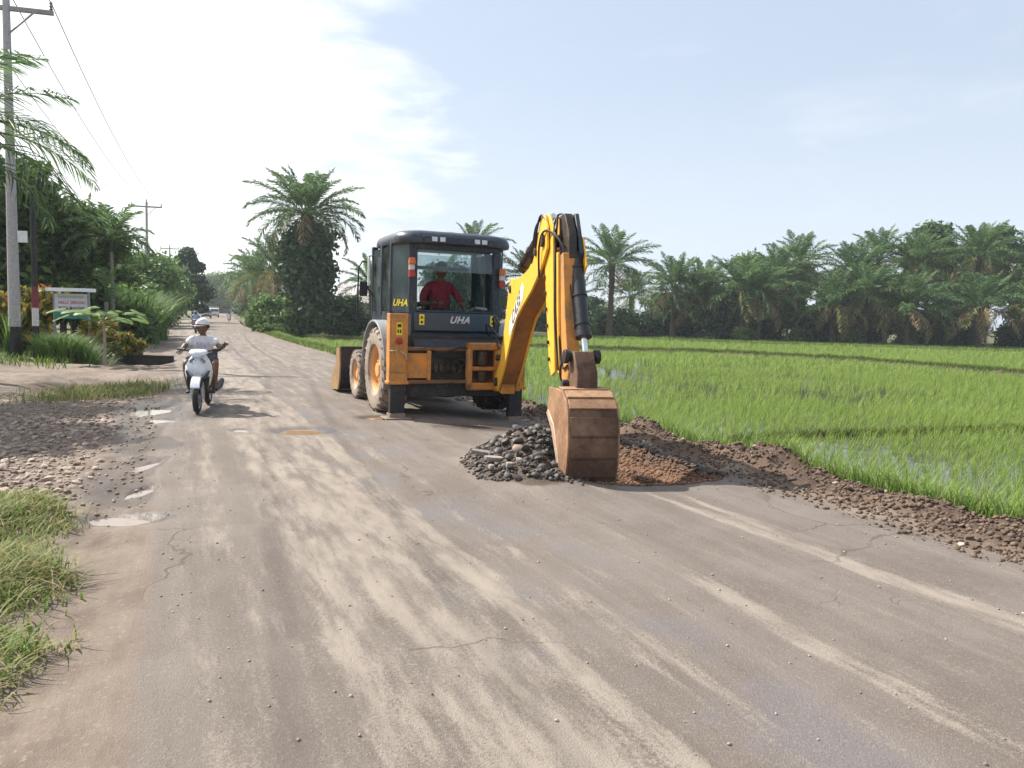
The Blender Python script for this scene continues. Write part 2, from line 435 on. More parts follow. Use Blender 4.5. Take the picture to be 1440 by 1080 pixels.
# ------------------------------------------------------------------ ground sheets (one grid split by what it is)
def build_ground():
    nr, nc = 620, 440
    Y = 0.7*(430/0.7)**(np.arange(nr+1)/nr); T = np.linspace(-1.15, 1.15, nc+1)
    YY, TT = np.meshgrid(Y, T, indexing='ij'); XX = (YY+.6)*TT
    x = XX.ravel(); y = YY.ravel(); z = height(x, y)
    far = ss(y, 150, 420); z = z+far*2.5*(np.abs(x+.42*y) > 8)
    s, t = st(x, y)
    d = poly_d(x, y, PIT)+.10*fbm(x*3, y*3, 3, 20)
    rim = seg_d(x, y, [(2.24, 7.95), (1.78, 9.1), (1.45, 9.9)])
    pl = pile_h(x, y)
    soil = np.maximum.reduce([ss(-d, -.03, .03), ss(pl, .03, .08), ss(s, 5.7, 6.1)*ss(30-t, 0, 10), ss(s, 6.7, 7.2),
                              .9*np.exp(-(rim/.12)**2), .6*ss(s+.5*fbm(x, y, 3, 40), 5.4, 5.9)])
    soil = np.maximum(soil, .8*np.exp(-(((x+9.3)/1.3)**2+((y-15.8)/.6)**2)))
    soil = np.maximum(soil, .8*np.exp(-(((x-.9)/.8)**2+((y-11.6)/.5)**2)))
    red = ss(-d, .0, .2)*ss(x, .95, 1.2)
    wet = np.zeros_like(x)
    for (px, py, rx, ry, dp) in POTS: wet = np.maximum(wet, np.exp(-(((x-px)/(rx*1.9))**2+((y-py)/(ry*1.9))**2)))
    wet = np.maximum(wet, (.8+.5*fbm(x*2, y*2, 3, 55))*np.exp(-((s+.42+.3*fbm(x, y, 2, 56))/.42)**2)*ss(t, 5.5, 7.5)*ss(17-t, 0, 3))
    wet = np.maximum(wet, .62*np.exp(-(((x+5.2)/1.6)**2+((y-11.6)/1.6)**2)))
    wet = np.maximum(wet, .5*np.exp(-(((x+2.6)/1.8)**2+((y-10.7)/.7)**2)))
    wet = np.maximum(wet, .6*np.exp(-(((x+.4)/1.6)**2+((y-11.2)/.9)**2)))
    veg = np.maximum(ss(-s+.8*fbm(x*.7, y*.7, 3, 44), 3.2, 4.6)*ss(y, 19, 22), ss(s, 6.7, 7.1))
    veg = np.maximum(veg, ss(-s+.5*fbm(x*.7, y*.7, 3, 44), .8, 2.2)*ss(y, 30, 38))
    dark = np.maximum(ss(pl, .03, .08), np.exp(-(rim/.13)**2)*.8)
    V = np.stack([x, y, z], 1)
    i = np.arange(nr)[:, None]*(nc+1)+np.arange(nc)[None, :]
    F = np.stack([i, i+1, i+nc+2, i+nc+1], -1).reshape(-1, 4)
    fs = s[F].mean(1); fy = y[F].mean(1); fx = x[F].mean(1)
    road = (fs > -.15) & (fs < 5.45)
    pad = (fs > 6.8) & (fy < yb(fx)+1.5)
    landm = ((fs < -7) & (fy > 18)) | ((fs > 6.8) & (~pad)) | (fy > 190) & ~road
    drv = (~road) & (fs < 0) & ~landm
    ber = (~road) & (fs > 0) & ~pad & ~landm
    for name, mask, mat in (('road', road, GROUND), ('dirt_verge', drv, GROUND), ('soil_berm', ber, GROUND), ('paddy_mud', pad, LAND), ('land', landm, LAND)):
        Fm = F[mask]; u, inv = np.unique(Fm, return_inverse=True)
        me = np_mesh(name, V[u], inv.reshape(-1, 4), True, dict(soil=soil[u], red=red[u], wet=wet[u], veg=veg[u], dark=dark[u]))
        tag(link(name, me, None, [mat]), kind='structure')
build_ground()
# ground far out to the horizon, and round behind the camera
base = MB(); base.quad([(-2500, -600, -.9), (2500, -600, -.9), (2500, 2600, -.9), (-2500, 2600, -.9)])
tag(base.build('ground', LAND, smooth=0), kind='structure')
near = MB()
near.box(-14, 14, -12, .75, -.3, -.02)
tag(near.build('road_behind', GROUND, smooth=0), kind='structure')

# ------------------------------------------------------------------ water
def water_mat(name, col, rough=.06, bmp=.004, sc=3.):
    m, nt, b = new_mat(name)
    b.inputs['Base Color'].default_value = (*col, 1); b.inputs['Roughness'].default_value = rough; b.inputs['IOR'].default_value = 1.33
    b.inputs['Specular IOR Level'].default_value = .9
    bump(nt, b, noise(nt, wpos(nt), sc, 3), bmp, .5)
    return m
W_PAD = water_mat('paddy_water', (.05, .052, .035), .05, .006)
W_MUD = water_mat('puddle_water', (.24, .19, .155), .05, .001, 6)
W_ORG = water_mat('puddle_orange', (.33, .215, .12), .06, .001, 6)
w = MB(); pts = [(-60, 110), (-24, 67), (-2, 58), (-2, 12), (3, 5), (14, 0), (130, 0), (130, 125), (8, 118), (-5, 90)]
wx = np.linspace(-60, 130, 60); wy = np.linspace(2, 118, 60)
# water sheet only where the paddy is
GX, GY = np.meshgrid(np.linspace(-60, 130, 191), np.linspace(1, 118, 235)); gx = GX.ravel(); gy = GY.ravel()
sw_, tw_ = st(gx, gy)
ii = np.arange(234)[:, None]*191+np.arange(190)[None, :]
F = np.stack([ii, ii+1, ii+192, ii+191], -1).reshape(-1, 4)
ok = (sw_[F].min(1) > 6.5) & (gy[F].max(1) < yb(gx[F].mean(1))+1)
u, inv = np.unique(F[ok], return_inverse=True)
tag(link('paddy_water', np_mesh('paddy_water', np.stack([gx, gy, gx*0-.47], 1)[u], inv.reshape(-1, 4)), None, [W_PAD]), kind='structure')
def puddle(px, py, rx, ry, mat, seed, dz=-.010):
    rr = random.Random(seed); n = 40
    z = hz_at(px, py)
    ph = [rr.uniform(0, 6.28) for _ in range(4)]
    P = []
    for k in range(n):
        a = 2*pi*k/n; q = 1+.18*sin(2*a+ph[0])+.14*sin(3*a+ph[1])+.08*sin(5*a+ph[2])+.05*sin(9*a+ph[3])
        P.append((px+rx*q*cos(a), py+ry*q*sin(a)))
    zz = hz_at(px, py)+dz
    me = np_mesh('puddle', [(a, b, zz) for a, b in P]+[(px, py, zz)], [(k, (k+1) % n, n) for k in range(n)])
    tag(link('puddle', me, None, [mat]), kind='structure')
for i, (px, py, rx, ry, dp) in enumerate(POTS):
    puddle(px, py, rx*1.5, ry*1.5, (W_MUD, W_MUD, W_MUD, W_MUD, W_ORG, W_MUD, W_ORG, W_MUD)[i], i, dp*.55)

# ------------------------------------------------------------------ stones
def rock_mesh(seed, flat=.7, rough=.25, sub=1):
    b = bmesh.new(); bmesh.ops.create_icosphere(b, subdivisions=sub, radius=.5)
    r = random.Random(seed)
    ax = (r.uniform(.8, 1.15), r.uniform(.7, 1.0), flat*r.uniform(.8, 1.1))
    for v in b.verts:
        k = 1+r.uniform(-rough, rough); v.co = Vector((v.co.x*ax[0]*k, v.co.y*ax[1]*k, v.co.z*ax[2]*k))
    me = bpy.data.meshes.new('stone'); b.to_mesh(me); b.free()
    me.polygons.foreach_set('use_smooth', np.ones(len(me.polygons), dtype=bool)); me.set_sharp_from_angle(angle=radians(48))
    return me
def stone_mat(name, a, b_, rough=.7, bmp=.01):
    m, nt, b = new_mat(name)
    oi = nt.nodes.new('ShaderNodeObjectInfo'); r = X(nt, oi.outputs['Random'])
    n = noise(nt, opos(nt), 4, 5, .6); n2 = noise(nt, wpos(nt), 3.5, 2)
    c = mix(nt, (r*.6+n2*.5+(n-.5)*.6), a, b_)
    setv(nt, b, 'Base Color', c); b.inputs['Roughness'].default_value = rough; bump(nt, b, n, bmp)
    return m
M_DARKSTONE = stone_mat('dark_rubble', (.020, .018, .018), (.105, .090, .084), .55)
M_PALESTONE = stone_mat('pale_stone', (.33, .31, .23), (.45, .42, .35))
M_COBBLE = stone_mat('river_cobble', (.18, .13, .10), (.43, .335, .27), .8)
M_CLOD = stone_mat('soil_clod', (.05, .031, .021), (.18, .118, .08), .9)
M_RED = stone_mat('red_clod', (.20, .085, .035), (.42, .21, .10), .9)
def rocks_mesh(name, pts, sizes, flat=.7, seed=0, proto=None):
    """many small stones joined in one mesh"""
    rr = np.random.default_rng(seed); protos = proto or [rock_mesh(900+k, flat, .22, 1) for k in range(6)]
    VV = []; FF = []; off = 0; rn = []
    base = []
    for p in protos:
        v = np.zeros(len(p.vertices)*3); p.vertices.foreach_get('co', v); v = v.reshape(-1, 3)
        f = np.zeros(len(p.polygons)*3, dtype=np.int32); p.polygons.foreach_get('vertices', f); base.append((v, f.reshape(-1, 3)))
    for i, (c, s) in enumerate(zip(pts, sizes)):
        v, f = base[i % len(base)]; a = rr.uniform(0, 6.28); t = rr.uniform(-.5, .5)
        R = np.array([[cos(a), -sin(a), 0], [sin(a), cos(a), 0], [0, 0, 1]])@np.array([[1, 0, 0], [0, cos(t), -sin(t)], [0, sin(t), cos(t)]])
        VV.append((v*s)@R.T+np.array(c)); FF.append(f+off); off += len(v)
    return np_mesh(name, np.concatenate(VV), np.concatenate(FF))
def joined_stone_mat(name, a, b_, rough=.8):
    m, nt, b = new_mat(name)
    n = noise(nt, wpos(nt), 9, 3, .6); n2 = noise(nt, wpos(nt), 60, 3)
    setv(nt, b, 'Base Color', mix(nt, (n*.6+n2*.4).step(.35, .65), a, b_)); b.inputs['Roughness'].default_value = rough
    return m

# ================================================================== THE BACKHOE LOADER
YEL = worn('boom_yellow', (.86, .47, .045), (.36, .21, .09), .36, .48, scale=2.4, var=.08)
WEB = worn('dirty_orange_shaded', (.40, .15, .03), (.18, .09, .045), .5, .7, scale=3)  # dirty orange, darkened to paint in the shade under the boom
ORG = worn('dusty_orange', (.70, .27, .035), (.27, .16, .085), .62, .65, scale=3, var=.2)
RUST = worn('rusted_steel', (.26, .15, .085), (.085, .045, .03), .8, .6, .1, scale=1.7, var=.5, bmp=.010)
RUSTL = worn('rusted_steel_pale', (.42, .25, .14), (.20, .10, .055), .7, .6, .1, scale=4, var=.3)
NAVY = worn('navy_black_panel', (.018, .028, .046), (.12, .105, .095), .42, .45, scale=3)
NAVYP = worn('blue_grey_panel', (.030, .058, .088), (.11, .11, .11), .2, .4, scale=3)
BLK = worn('black_steel', (.015, .015, .017), (.10, .08, .06), .4, .6, scale=5)
GRS = worn('greasy_iron', (.035, .028, .024), (.15, .09, .05), .5, .55, .3, scale=6)
TYRE = worn('tyre_rubber', (.022, .021, .021), (.17, .135, .11), .45, .85, scale=4)
TYREM = worn('tyre_rubber_muddy', (.06, .052, .047), (.33, .27, .22), .95, .9, scale=3)
RIM = worn('rim_orange', (.72, .36, .12), (.45, .32, .2), .5, .6, scale=4)
GRY = worn('grey_plastic', (.25, .26, .28), (.3, .26, .22), .4, .5, scale=3)
CHROME = plain('chrome_rod', (.75, .76, .78), .18, 1.)
HOSE = plain('hose_rubber', (.012, .012, .013), .45)
WHITE = plain('white_print', (.80, .82, .84), .5)
YST = plain('sticker_yellow', (.85, .68, .04), .45)
REDL = plain('red_lens', (.38, .025, .02), .35)
ORL = plain('amber_lens', (.62, .15, .03), .35)
BLKP = plain('black_print', (.02, .02, .02), .5)
LENS = plain('lamp_lens', (.62, .66, .72), .15)
def glass_mat(name, tint, fac=.16):
    m, nt, b = new_mat(name)
    t = nt.nodes.new('ShaderNodeBsdfTransparent'); t.inputs[0].default_value = (*tint, 1)
    g = nt.nodes.new('ShaderNodeBsdfGlossy'); g.inputs['Roughness'].default_value = .04; g.inputs[0].default_value = (.8, .9, .95, 1)
    d = nt.nodes.new('ShaderNodeBsdfDiffuse'); d.inputs[0].default_value = (.42, .46, .46, 1)
    fr = nt.nodes.new('ShaderNodeFresnel'); fr.inputs[0].default_value = 1.5
    m1 = nt.nodes.new('ShaderNodeMixShader'); nt.links.new(fr.outputs[0], m1.inputs[0]); nt.links.new(t.outputs[0], m1.inputs[1]); nt.links.new(g.outputs[0], m1.inputs[2])
    m2 = nt.nodes.new('ShaderNodeMixShader')
    nz = noise(nt, opos(nt), 2.2, 6, .7).step(.35, .75)*fac+.02
    nt.links.new(nz.k, m2.inputs[0]); nt.links.new(m1.outputs[0], m2.inputs[1]); nt.links.new(d.outputs[0], m2.inputs[2])
    nt.links.new(m2.outputs[0], nt.nodes['Material Output'].inputs['Surface'])
    return m
GLASS = glass_mat('dusty_glass', (.80, .86, .86), .12)
GLASSG = glass_mat('green_tinted_glass', (.55, .78, .70), .16)

BO = Vector((-1.23, 13.14, 0)); BA = radians(24)
bh = empty('backhoe_loader', BO, BA)
tag(bh, 'orange and navy backhoe loader with its digging arm lowered into the road', 'backhoe')
I3 = lambda x, y, z: (x, y, z)
# --- wheels
def big_wheel(name, cx, cy, R, W, rimR, side, lugs, lab=None, mt=TYRE):
    wh = empty(name, (cx, cy, R-.015)); wh.parent = bh
    if lab: wh['label'] = lab
    ax = (side, 0, 0); h = W/2
    t = MB()
    prof = [(rimR, -h*.75), (rimR+.03, -h*.92), (R*.80, -h), (R*.93, -h*.90), (R*.955, -h*.6), (R*.96, 0), (R*.955, h*.6), (R*.93, h*.9), (R*.80, h), (rimR+.03, h*.92), (rimR, h*.75)]
    t.lathe(prof, (0, 0, 0), ax, 48, closed=True)
    for sd in (-1, 1):
        for k in range(lugs):
            a0 = 2*pi*(k+(.5 if sd > 0 else 0))/lugs
            prev = None
            wdt = 2*pi/lugs*.21
            secs = []
            for (fr, da, rr) in ((.0, .0, R), (.45, .10, R), (.85, .20, R*.985), (1.03, .24, R*.90)):
                xx = side*sd*h*fr; a = a0-da*sd*.0-da*1.1
                q = []
                for (aa, r2) in ((a-wdt, R*.90), (a-wdt*.8, rr), (a+wdt*.8, rr), (a+wdt, R*.90)):
                    q.append(t.b.verts.new((xx, r2*cos(aa), r2*sin(aa))))
                secs.append(q)
            for i in range(3):
                for j in range(3): t._f([secs[i][j], secs[i][j+1], secs[i+1][j+1], secs[i+1][j]])
            t._f(secs[0]); t._f(secs[-1][::-1])
    t.build('tyre', mt, wh, smooth=30)
    r = MB()
    r.lathe([(rimR+.012, -h*.80), (rimR-.01, -h*.72), (rimR-.03, -h*.3), (rimR-.03, h*.35), (rimR-.005, h*.72), (rimR+.012, h*.80)], (0, 0, 0), ax, 40)
    r.lathe([(rimR-.03, h*.30), (rimR*.72, h*.22), (rimR*.62, h*.42), (rimR*.30, h*.46), (rimR*.28, h*.70), (0, h*.72)], (0, 0, 0), ax, 32)
    for k in range(8): r.ball((side*h*.47, rimR*.46*cos(k*pi/4), rimR*.46*sin(k*pi/4)), .022, 6, 5)
    r.build('rim', RIM, wh, smooth=40)
    return wh
big_wheel('rear_wheel', -.95, 0, .71, .46, .40, -1, 22, 'rear wheel with mud caked sidewall', TYREM)
big_wheel('rear_wheel', .95, 0, .71, .46, .40, 1, 22)
big_wheel('front_wheel', -.86, 2.1, .475, .34, .26, -1, 20, None, TYREM)
big_wheel('front_wheel', .86, 2.1, .475, .34, .26, 1, 20)
# --- chassis
c = MB()
c.box(-.40, .40, -.55, 2.9, .50, .85); c.box(-.72, .72, -.12, .12, .55, .80); c.box(-.70, .70, 1.98, 2.22, .38, .58)
c.box(-.55, .55, .3, 1.0, .42, .72); c.tube([(0, .2, .62), (0, 1.9, .5)], .06)
c.build('chassis', GRS, bh, .01)
c = MB(); c.box(-.90, .88, -.93, -.80, .60, 1.10); c.box(-.90, .88, -.80, -.60, .90, 1.30); c.build('rear_frame', BLK, bh, .01)
c = MB()
c.box(-.885, -.52, -1.0, -.86, .63, 1.02); c.box(-.56, -.50, -1.02, -.86, .60, 1.06)
c.build('frame_plate', ORG, bh, .012)
c = MB(); c.box(-.90, .84, -1.03, -.84, .545, .605); c.box(-.88, .84, -.99, -.86, 1.06, 1.115); c.build('slide_rail', worn('worn_rail', (.20, .10, .05), (.09, .06, .04), .5, .4, .4, scale=6), bh, .008)
c = MB(); c.box(-.80, .70, -.93, -.55, .33, .545); c.box(-.2, .5, -.9, -.5, .60, .62); c.build('undertray', BLK, bh, .02)
c = MB()                                        # bundle of valves and hoses in the open frame
rr = random.Random(4)
for k in range(16):
    x0 = -.46+k*.034; z0 = rr.uniform(.68, .98)
    c.tube([(x0, -.95, z0), (x0+.1, -1.0, z0-.02+rr.uniform(-.05, .05)), (x0+.28, -.96, rr.uniform(.66, 1.0))], .011, 6)
c.build('hydraulic_hoses', HOSE, bh)
c = MB()
for k in range(5): c.box(-.44+k*.1, -.37+k*.1, -.97, -.90, .70, .86)
c.build('valve_block', GRS, bh, .008)
# --- stabilisers
for sx, zt, zm, zb, lab in ((-1, 1.63, .54, .0, 'left stabiliser column with stickers'), (1, 1.54, .44, -.10, None)):
    x0, x1 = (-1.18, -.89) if sx < 0 else (.82, 1.11)
    e = empty('stabiliser', ((x0+x1)/2, -.95, 0)); e.parent = bh
    if lab: e['label'] = lab
    xm = (x0+x1)/2; a, b2 = x0-xm, x1-xm
    hs = MB(); hs.box(a, b2, -.10, .09, zm, zt); hs.box(a-.02, b2+.02, -.115, .10, zm, zm+.05); hs.box(a+.03, b2-.03, -.115, -.09, zm+.18, zt-.08)
    hs.build('housing', ORG, e, .012)
    lg = MB(); lg.box(a+.03, b2-.03, -.07, .06, zb+.04, zm+.12); lg.build('leg', BLK, e, .008)
    ft = MB(); ft.box(a-.06, b2+.06, -.19, .17, zb+.003, zb+.03); ft.box(a+.02, b2-.02, -.1, .1, zb+.03, zb+.09); ft.build('foot_pad', worn('foot_steel', (.22, .18, .15), (.3, .24, .19), .6, .7, .3), e, .006)
    if sx < 0:
        s_ = MB(); s_.box(-.045, .045, -.120, -.117, 1.30, 1.49); s_.build('warning_sticker', YST, e)
        p_ = MB(); p_.box(-.03, .03, -.1225, -.1205, 1.42, 1.47); p_.box(-.03, -.008, -.1225, -.1205, 1.33, 1.385); p_.box(.008, .03, -.1225, -.1205, 1.33, 1.385); p_.build('sticker_print', BLKP, e)
        r_x = MB(); r_x.lathe([(0, 0), (.055, 0), (.055, .012), (.045, .018), (0, .02)], (.0, -.118, 1.21), (0, -1, 0), 20); r_x.build('reflector', REDL, e)
        h_ = MB(); h_.tube([(-.16, -.12, 1.06), (-.06, -.15, 1.06), (-.05, -.13, .95), (-.04, -.13, 1.1)], .012, 6); h_.tube([(.02, -.13, 1.05), (.1, -.14, 1.0), (.12, -.12, .93)], .012, 6); h_.build('lock_pin', worn('pale_metal', (.5, .4, .28), (.4, .2, .1), .5), e)
# --- cab
cab = MB()
cab.box(-.70, .74, -.72, -.60, 1.36, 1.66)                                   # rear panel under the window
cab.build('rear_panel', NAVYP, bh, .02)
cab = MB()
cab.prism([(-.62, 1.36), (-.70, 1.34), (-.90, 1.14), (-.90, 1.08), (-.50, 1.08), (-.50, 1.36)], -.74, .78, lambda a, b, w: (w, a, b))
cab.build('rear_cowl', NAVY, bh, .015)
cab = MB(); cab.box(-.86, .86, -.5, .95, 1.00, 1.30); cab.box(-.62, .62, .95, 2.75, .95, 1.42); cab.build('engine_hood', ORG, bh, .04)
cab = MB()
cab.box(-.97, -.87, -.25, .95, 1.28, 1.66)
cab.prism([(-.965, -.27), (-.88, -.25), (-.66, -.60), (-.75, -.63)], 1.302, 1.658, lambda a, b, w: (a, b, w)); cab.build('lower_side', NAVY, bh, .0)
cab = MB(); cab.box(.87, .97, -.25, .95, 1.28, 1.66)
cab.prism([(.965, -.27), (.88, -.25), (.70, -.60), (.78, -.63)], 1.302, 1.658, lambda a, b, w: (a, b, w)); cab.build('lower_side', NAVY, bh, .0)
for nm, poly in (('rear_post', [(-.775, -.66), (-.645, -.68), (-.645, -.60), (-.76, -.58)]), ('rear_post', [(.655, -.68), (.79, -.66), (.78, -.58), (.655, -.60)]),
                 ('side_post', [(-.985, .28), (-.90, .28), (-.90, .38), (-.985, .38)]), ('side_post', [(.90, .28), (.985, .28), (.985, .38), (.90, .38)]),
                 ('front_post', [(-.98, .92), (-.88, .92), (-.88, 1.0), (-.98, 1.0)]), ('front_post', [(.88, .92), (.98, .92), (.98, 1.0), (.88, 1.0)]),
                 ('quarter_post', [(-.985, -.29), (-.95, -.31), (-.93, -.25), (-.985, -.23)]), ('quarter_post', [(.985, -.29), (.95, -.31), (.93, -.25), (.985, -.23)])):
    p = MB(); p.prism(poly, 1.2 if nm == 'rear_post' else 1.60, 2.78, lambda a, b, w: (a, b, w)); p.build(nm, NAVY, bh, .012)
hd = MB(); hd.box(-.72, .74, -.69, -.60, 2.66, 2.80); hd.build('window_header', NAVY, bh, .01)
hd = MB(); hd.box(-.66, .67, -.66, -.61, 1.662, 1.70); hd.build('window_sill', NAVY, bh, .01)
# roof shell
rf = MB()
outline = []
x0, x1, y0, y1, rr_ = -.985, .985, -.80, .92, .32
for cx, cy, a0 in ((x1-rr_, y0+rr_, -90), (x1-rr_, y1-rr_, 0), (x0+rr_, y1-rr_, 90), (x0+rr_, y0+rr_, 180)):
    for k in range(6): a = radians(a0+k*18); outline.append((cx+rr_*cos(a), cy+rr_*sin(a)))
rings = []
for sc_, z in ((.95, 2.735), (.99, 2.745), (1.0, 2.79), (.995, 2.84), (.965, 2.895), (.89, 2.935), (.7, 2.965), (.3, 2.975)):
    rings.append([rf.b.verts.new((x*sc_, .06+(y-.06)*sc_, z)) for x, y in outline])
for i in range(len(rings)-1):
    for k in range(len(outline)): rf._f([rings[i][k], rings[i][(k+1) % 24], rings[i+1][(k+1) % 24], rings[i+1][k]])
rf._f(rings[0][::-1]); rf._f(rings[-1])
rf.build('roof', worn('dark_roof', (.035, .045, .062), (.16, .15, .15), .3, .38, scale=2), bh, smooth=40)
rf = MB(); rf.box(-.50, .50, -.2, .7, 2.96, 3.005); rf.build('roof_hatch', NAVY, bh, .03)
rf = MB(); rf.box(-.6, .62, -.822, -.78, 2.745, 2.862); rf.build('lamp_bar', NAVY, bh, .012)
for xx in (-.42, -.285, .30, .425):
    e = MB(); e.box(xx-.045, xx+.045, -.835, -.815, 2.775, 2.845); e.box(xx-.055, xx+.055, -.826, -.80, 2.765, 2.855, 1); e.build('work_light', [LENS, BLKP], bh, .004)
# glazing
def pane(name, P, th, mat, lab=None):
    P = [Vector(p) for p in P]; n = (P[1]-P[0]).cross(P[2]-P[0]).normalized()*th
    m = MB(); A = [m.b.verts.new(p) for p in P]; B = [m.b.verts.new(p+n) for p in P]
    m._f(A); m._f(B[::-1])
    for i in range(4): m._f([A[i], B[i], B[(i+1) % 4], A[(i+1) % 4]])
    return m.build(name, mat, bh, smooth=0)
for q in (-1, 1):
    pane('quarter_window', [(q*.765, -.615, 1.66), (q*.955, -.30, 1.66), (q*.955, -.30, 2.71), (q*.765, -.615, 2.71)], .006, GLASSG)
    pane('side_window', [(q*.965, -.24, 1.66), (q*.965, .285, 1.66), (q*.965, .285, 2.71), (q*.965, -.24, 2.71)], .006, GLASSG)
    pane('door_window', [(q*.965, .38, 1.35), (q*.965, .92, 1.35), (q*.965, .92, 2.71), (q*.965, .38, 2.71)], .006, GLASSG)
pane('windscreen', [(-.88, .96, 1.42), (.88, .96, 1.42), (.88, .96, 2.70), (-.88, .96, 2.70)], .006, GLASS)
pane('rear_window', [(-.645, -.64, 2.32), (.655, -.64, 2.32), (.655, -.62, 2.66), (-.645, -.62, 2.66)], .006, GLASS)
# inside: front wiper bar, console, seat, levers, steering wheel
i_ = MB(); i_.box(-.80, .80, .90, .97, 2.44, 2.50); i_.build('inner_frame', NAVY, bh, .01)
i_ = MB(); i_.box(-.25, .25, .55, .85, 1.28, 1.85); i_.build('dashboard', BLK, bh, .03)
i_ = MB(); i_.lathe([(.19, -.015), (.205, 0), (.19, .015), (.175, 0)], (0, .50, 1.98), (0, -.5, .86), 24, closed=True); i_.tube([(0, .52, 1.97), (0, .62, 1.75)], .03); i_.build('steering_wheel', BLK, bh)
i_ = MB(); i_.box(-.26, .26, -.1, .34, 1.45, 1.62); i_.box(-.24, .24, .22, .36, 1.60, 2.08); i_.build('seat', BLK, bh, .04)
i_ = MB()
for xx in (-.34, -.22, .22, .34, .42): i_.tube([(xx, -.46, 1.62), (xx, -.44, 1.84)], .010, 6); i_.ball((xx, -.44, 1.86), .03, 8, 6)
i_.build('control_lever', BLK, bh)
i_ = MB(); i_.box(-.60, .60, -.58, -.38, 1.58, 1.70); i_.build('control_console', BLK, bh, .03)
i_ = MB(); i_.tube([(.40, .1, 1.66), (.5, -.3, 1.76), (.62, -.5, 1.74)], .022, 8); i_.tube([(-.64, -.4, 1.7), (-.5, -.45, 1.74)], .022, 8); i_.build('grab_rail', plain('pale_rail', (.5, .52, .5), .4), bh)
# mirror, handrail, tail lamps
i_ = MB(); i_.tube([(-1.02, .95, 2.5), (-1.16, .95, 2.52), (-1.22, .95, 2.40), (-1.24, .95, 1.35)], .014, 8); i_.tube([(-.93, .90, 2.62), (-1.04, .90, 2.62), (-1.06, .90, 2.3), (-1.06, .90, 2.05), (-.95, .9, 1.9)], .016, 8); i_.build('handrail', BLK, bh)
i_ = MB(); i_.box(-1.20, -1.06, .93, .97, 1.92, 2.18); i_.build('mirror', BLK, bh, .02)
i_ = MB(); i_.box(-1.075, -1.035, .86, .90, 2.1, 2.60); i_.build('rail_sleeve', WHITE, bh, .01)
for xx, zz in ((-.755, 2.36), (.79, 2.26)):
    t_ = empty('tail_light', (xx, -.735, zz)); t_.parent = bh
    a = MB(); a.lathe([(0, .055), (.05, .05), (.058, 0), (.058, -.05), (0, -.055)], (0, 0, .10), (0, 0, 1), 16); a.build('amber_lens', ORL, t_)
    a = MB(); a.lathe([(0, .045), (.05, .04), (.05, -.04), (0, -.045)], (0, .01, 0), (0, 0, 1), 16); a.build('clear_lens', plain('pale_lens', (.6, .5, .48), .3), t_)
    a = MB(); a.lathe([(0, .055), (.05, .05), (.058, 0), (.058, -.05), (0, -.055)], (0, 0, -.10), (0, 0, 1), 16); a.build('red_lens', REDL, t_)
    a = MB(); a.box(-.02, .02, .03, .08, -.14, .14); a.build('bracket', BLK, t_)
# fenders and steps
for sx in (-1, 1):
    fd = MB(); P = []
    for k in range(15):
        a = radians(8+k*11.5); P.append((.80*cos(a), .72+.80*sin(a)))
    Q = [((.765)*cos(radians(8+k*11.5)), .72+.765*sin(radians(8+k*11.5))) for k in range(15)][::-1]
    fd.prism(P+Q, sx*.74, sx*1.19, lambda a, b, w: (w, a, b))
    fd.build('fender', GRY, bh, .008, 30)
st_ = MB(); st_.box(-.86, -.74, -.70, -.50, 1.20, 1.62); st_.build('tool_box', worn('dull_box', (.12, .13, .13), (.25, .22, .2), .4), bh, .01)
# loader arms and front bucket
for sx in (-1, 1):
    a = MB(); a.prism([(.7, 1.10), (1.5, 1.16), (2.6, .92), (3.05, .42), (3.05, .30), (2.9, .30), (2.45, .72), (1.5, .98), (.7, .94)], sx*.60, sx*.70, lambda a_, b_, w: (w, a_, b_)); a.build('loader_arm', ORG, bh, .012)
    a = MB(); a.tube([(sx*.65, 1.2, .75), (sx*.65, 2.3, .62)], .05); a.tube([(sx*.65, 2.3, .62), (sx*.65, 2.9, .55)], .028); a.build('loader_cylinder', GRS, bh)
lb = MB()
prof = [(3.02, .92), (2.98, .60), (3.02, .28), (3.18, .08), (3.45, .04), (3.95, .03), (3.95, .05), (3.45, .07), (3.22, .12), (3.07, .30), (3.03, .60), (3.05, .92)]
lb.prism(prof, -1.10, 1.10, lambda a_, b_, w: (w, a_, b_))
lb.box(-1.10, 1.10, 2.99, 3.12, .90, .95)
lb.build('loader_bucket', worn('bucket_dark', (.035, .038, .045), (.15, .11, .08), .35, .5, .4), bh, .006)
for sx in (-1, 1):
    a = MB(); a.prism([(3.02, .92), (2.98, .60), (3.02, .28), (3.18, .06), (3.95, .04), (3.80, .30), (3.40, .55), (3.30, .90)], sx*1.10, sx*1.13, lambda a_, b_, w: (w, a_, b_)); a.build('bucket_side', worn('bucket_side_worn', (.42, .27, .13), (.2, .12, .07), .5, .5, .3), bh)
# --- lettering
text('lettering', 'UHA', worn('faded_white', (.60, .62, .66), (.12, .13, .15), .45, .6, scale=8, bmp=0), bh, frame((.06, -.7245, 1.545), (1, 0, 0), (0, 0, 1)), .155, .002, .35, spacing=1.12, bold=.006)
for xx in (-.575, .64):
    s_ = MB(); s_.box(xx-.042, xx+.042, -.7245, -.7215, 1.46, 1.63); s_.build('warning_sticker', YST, bh)
    s_ = MB(); s_.prism([(xx, 1.615), (xx-.026, 1.56), (xx+.026, 1.56)], -.7262, -.7252, lambda a, b, w: (a, w, b)); s_.lathe([(0, 0), (.022, 0), (.022, .001), (0, .001)], (xx, -.7252, 1.505), (0, -1, 0), 10); s_.build('sticker_print', BLKP, bh)
text('lettering', 'UHA', YST, bh, frame((-.868, -.472, 1.80), (.19, -.315, 0), (0, 0, 1)), .15, .001, .3, spacing=1.05, bold=.004)

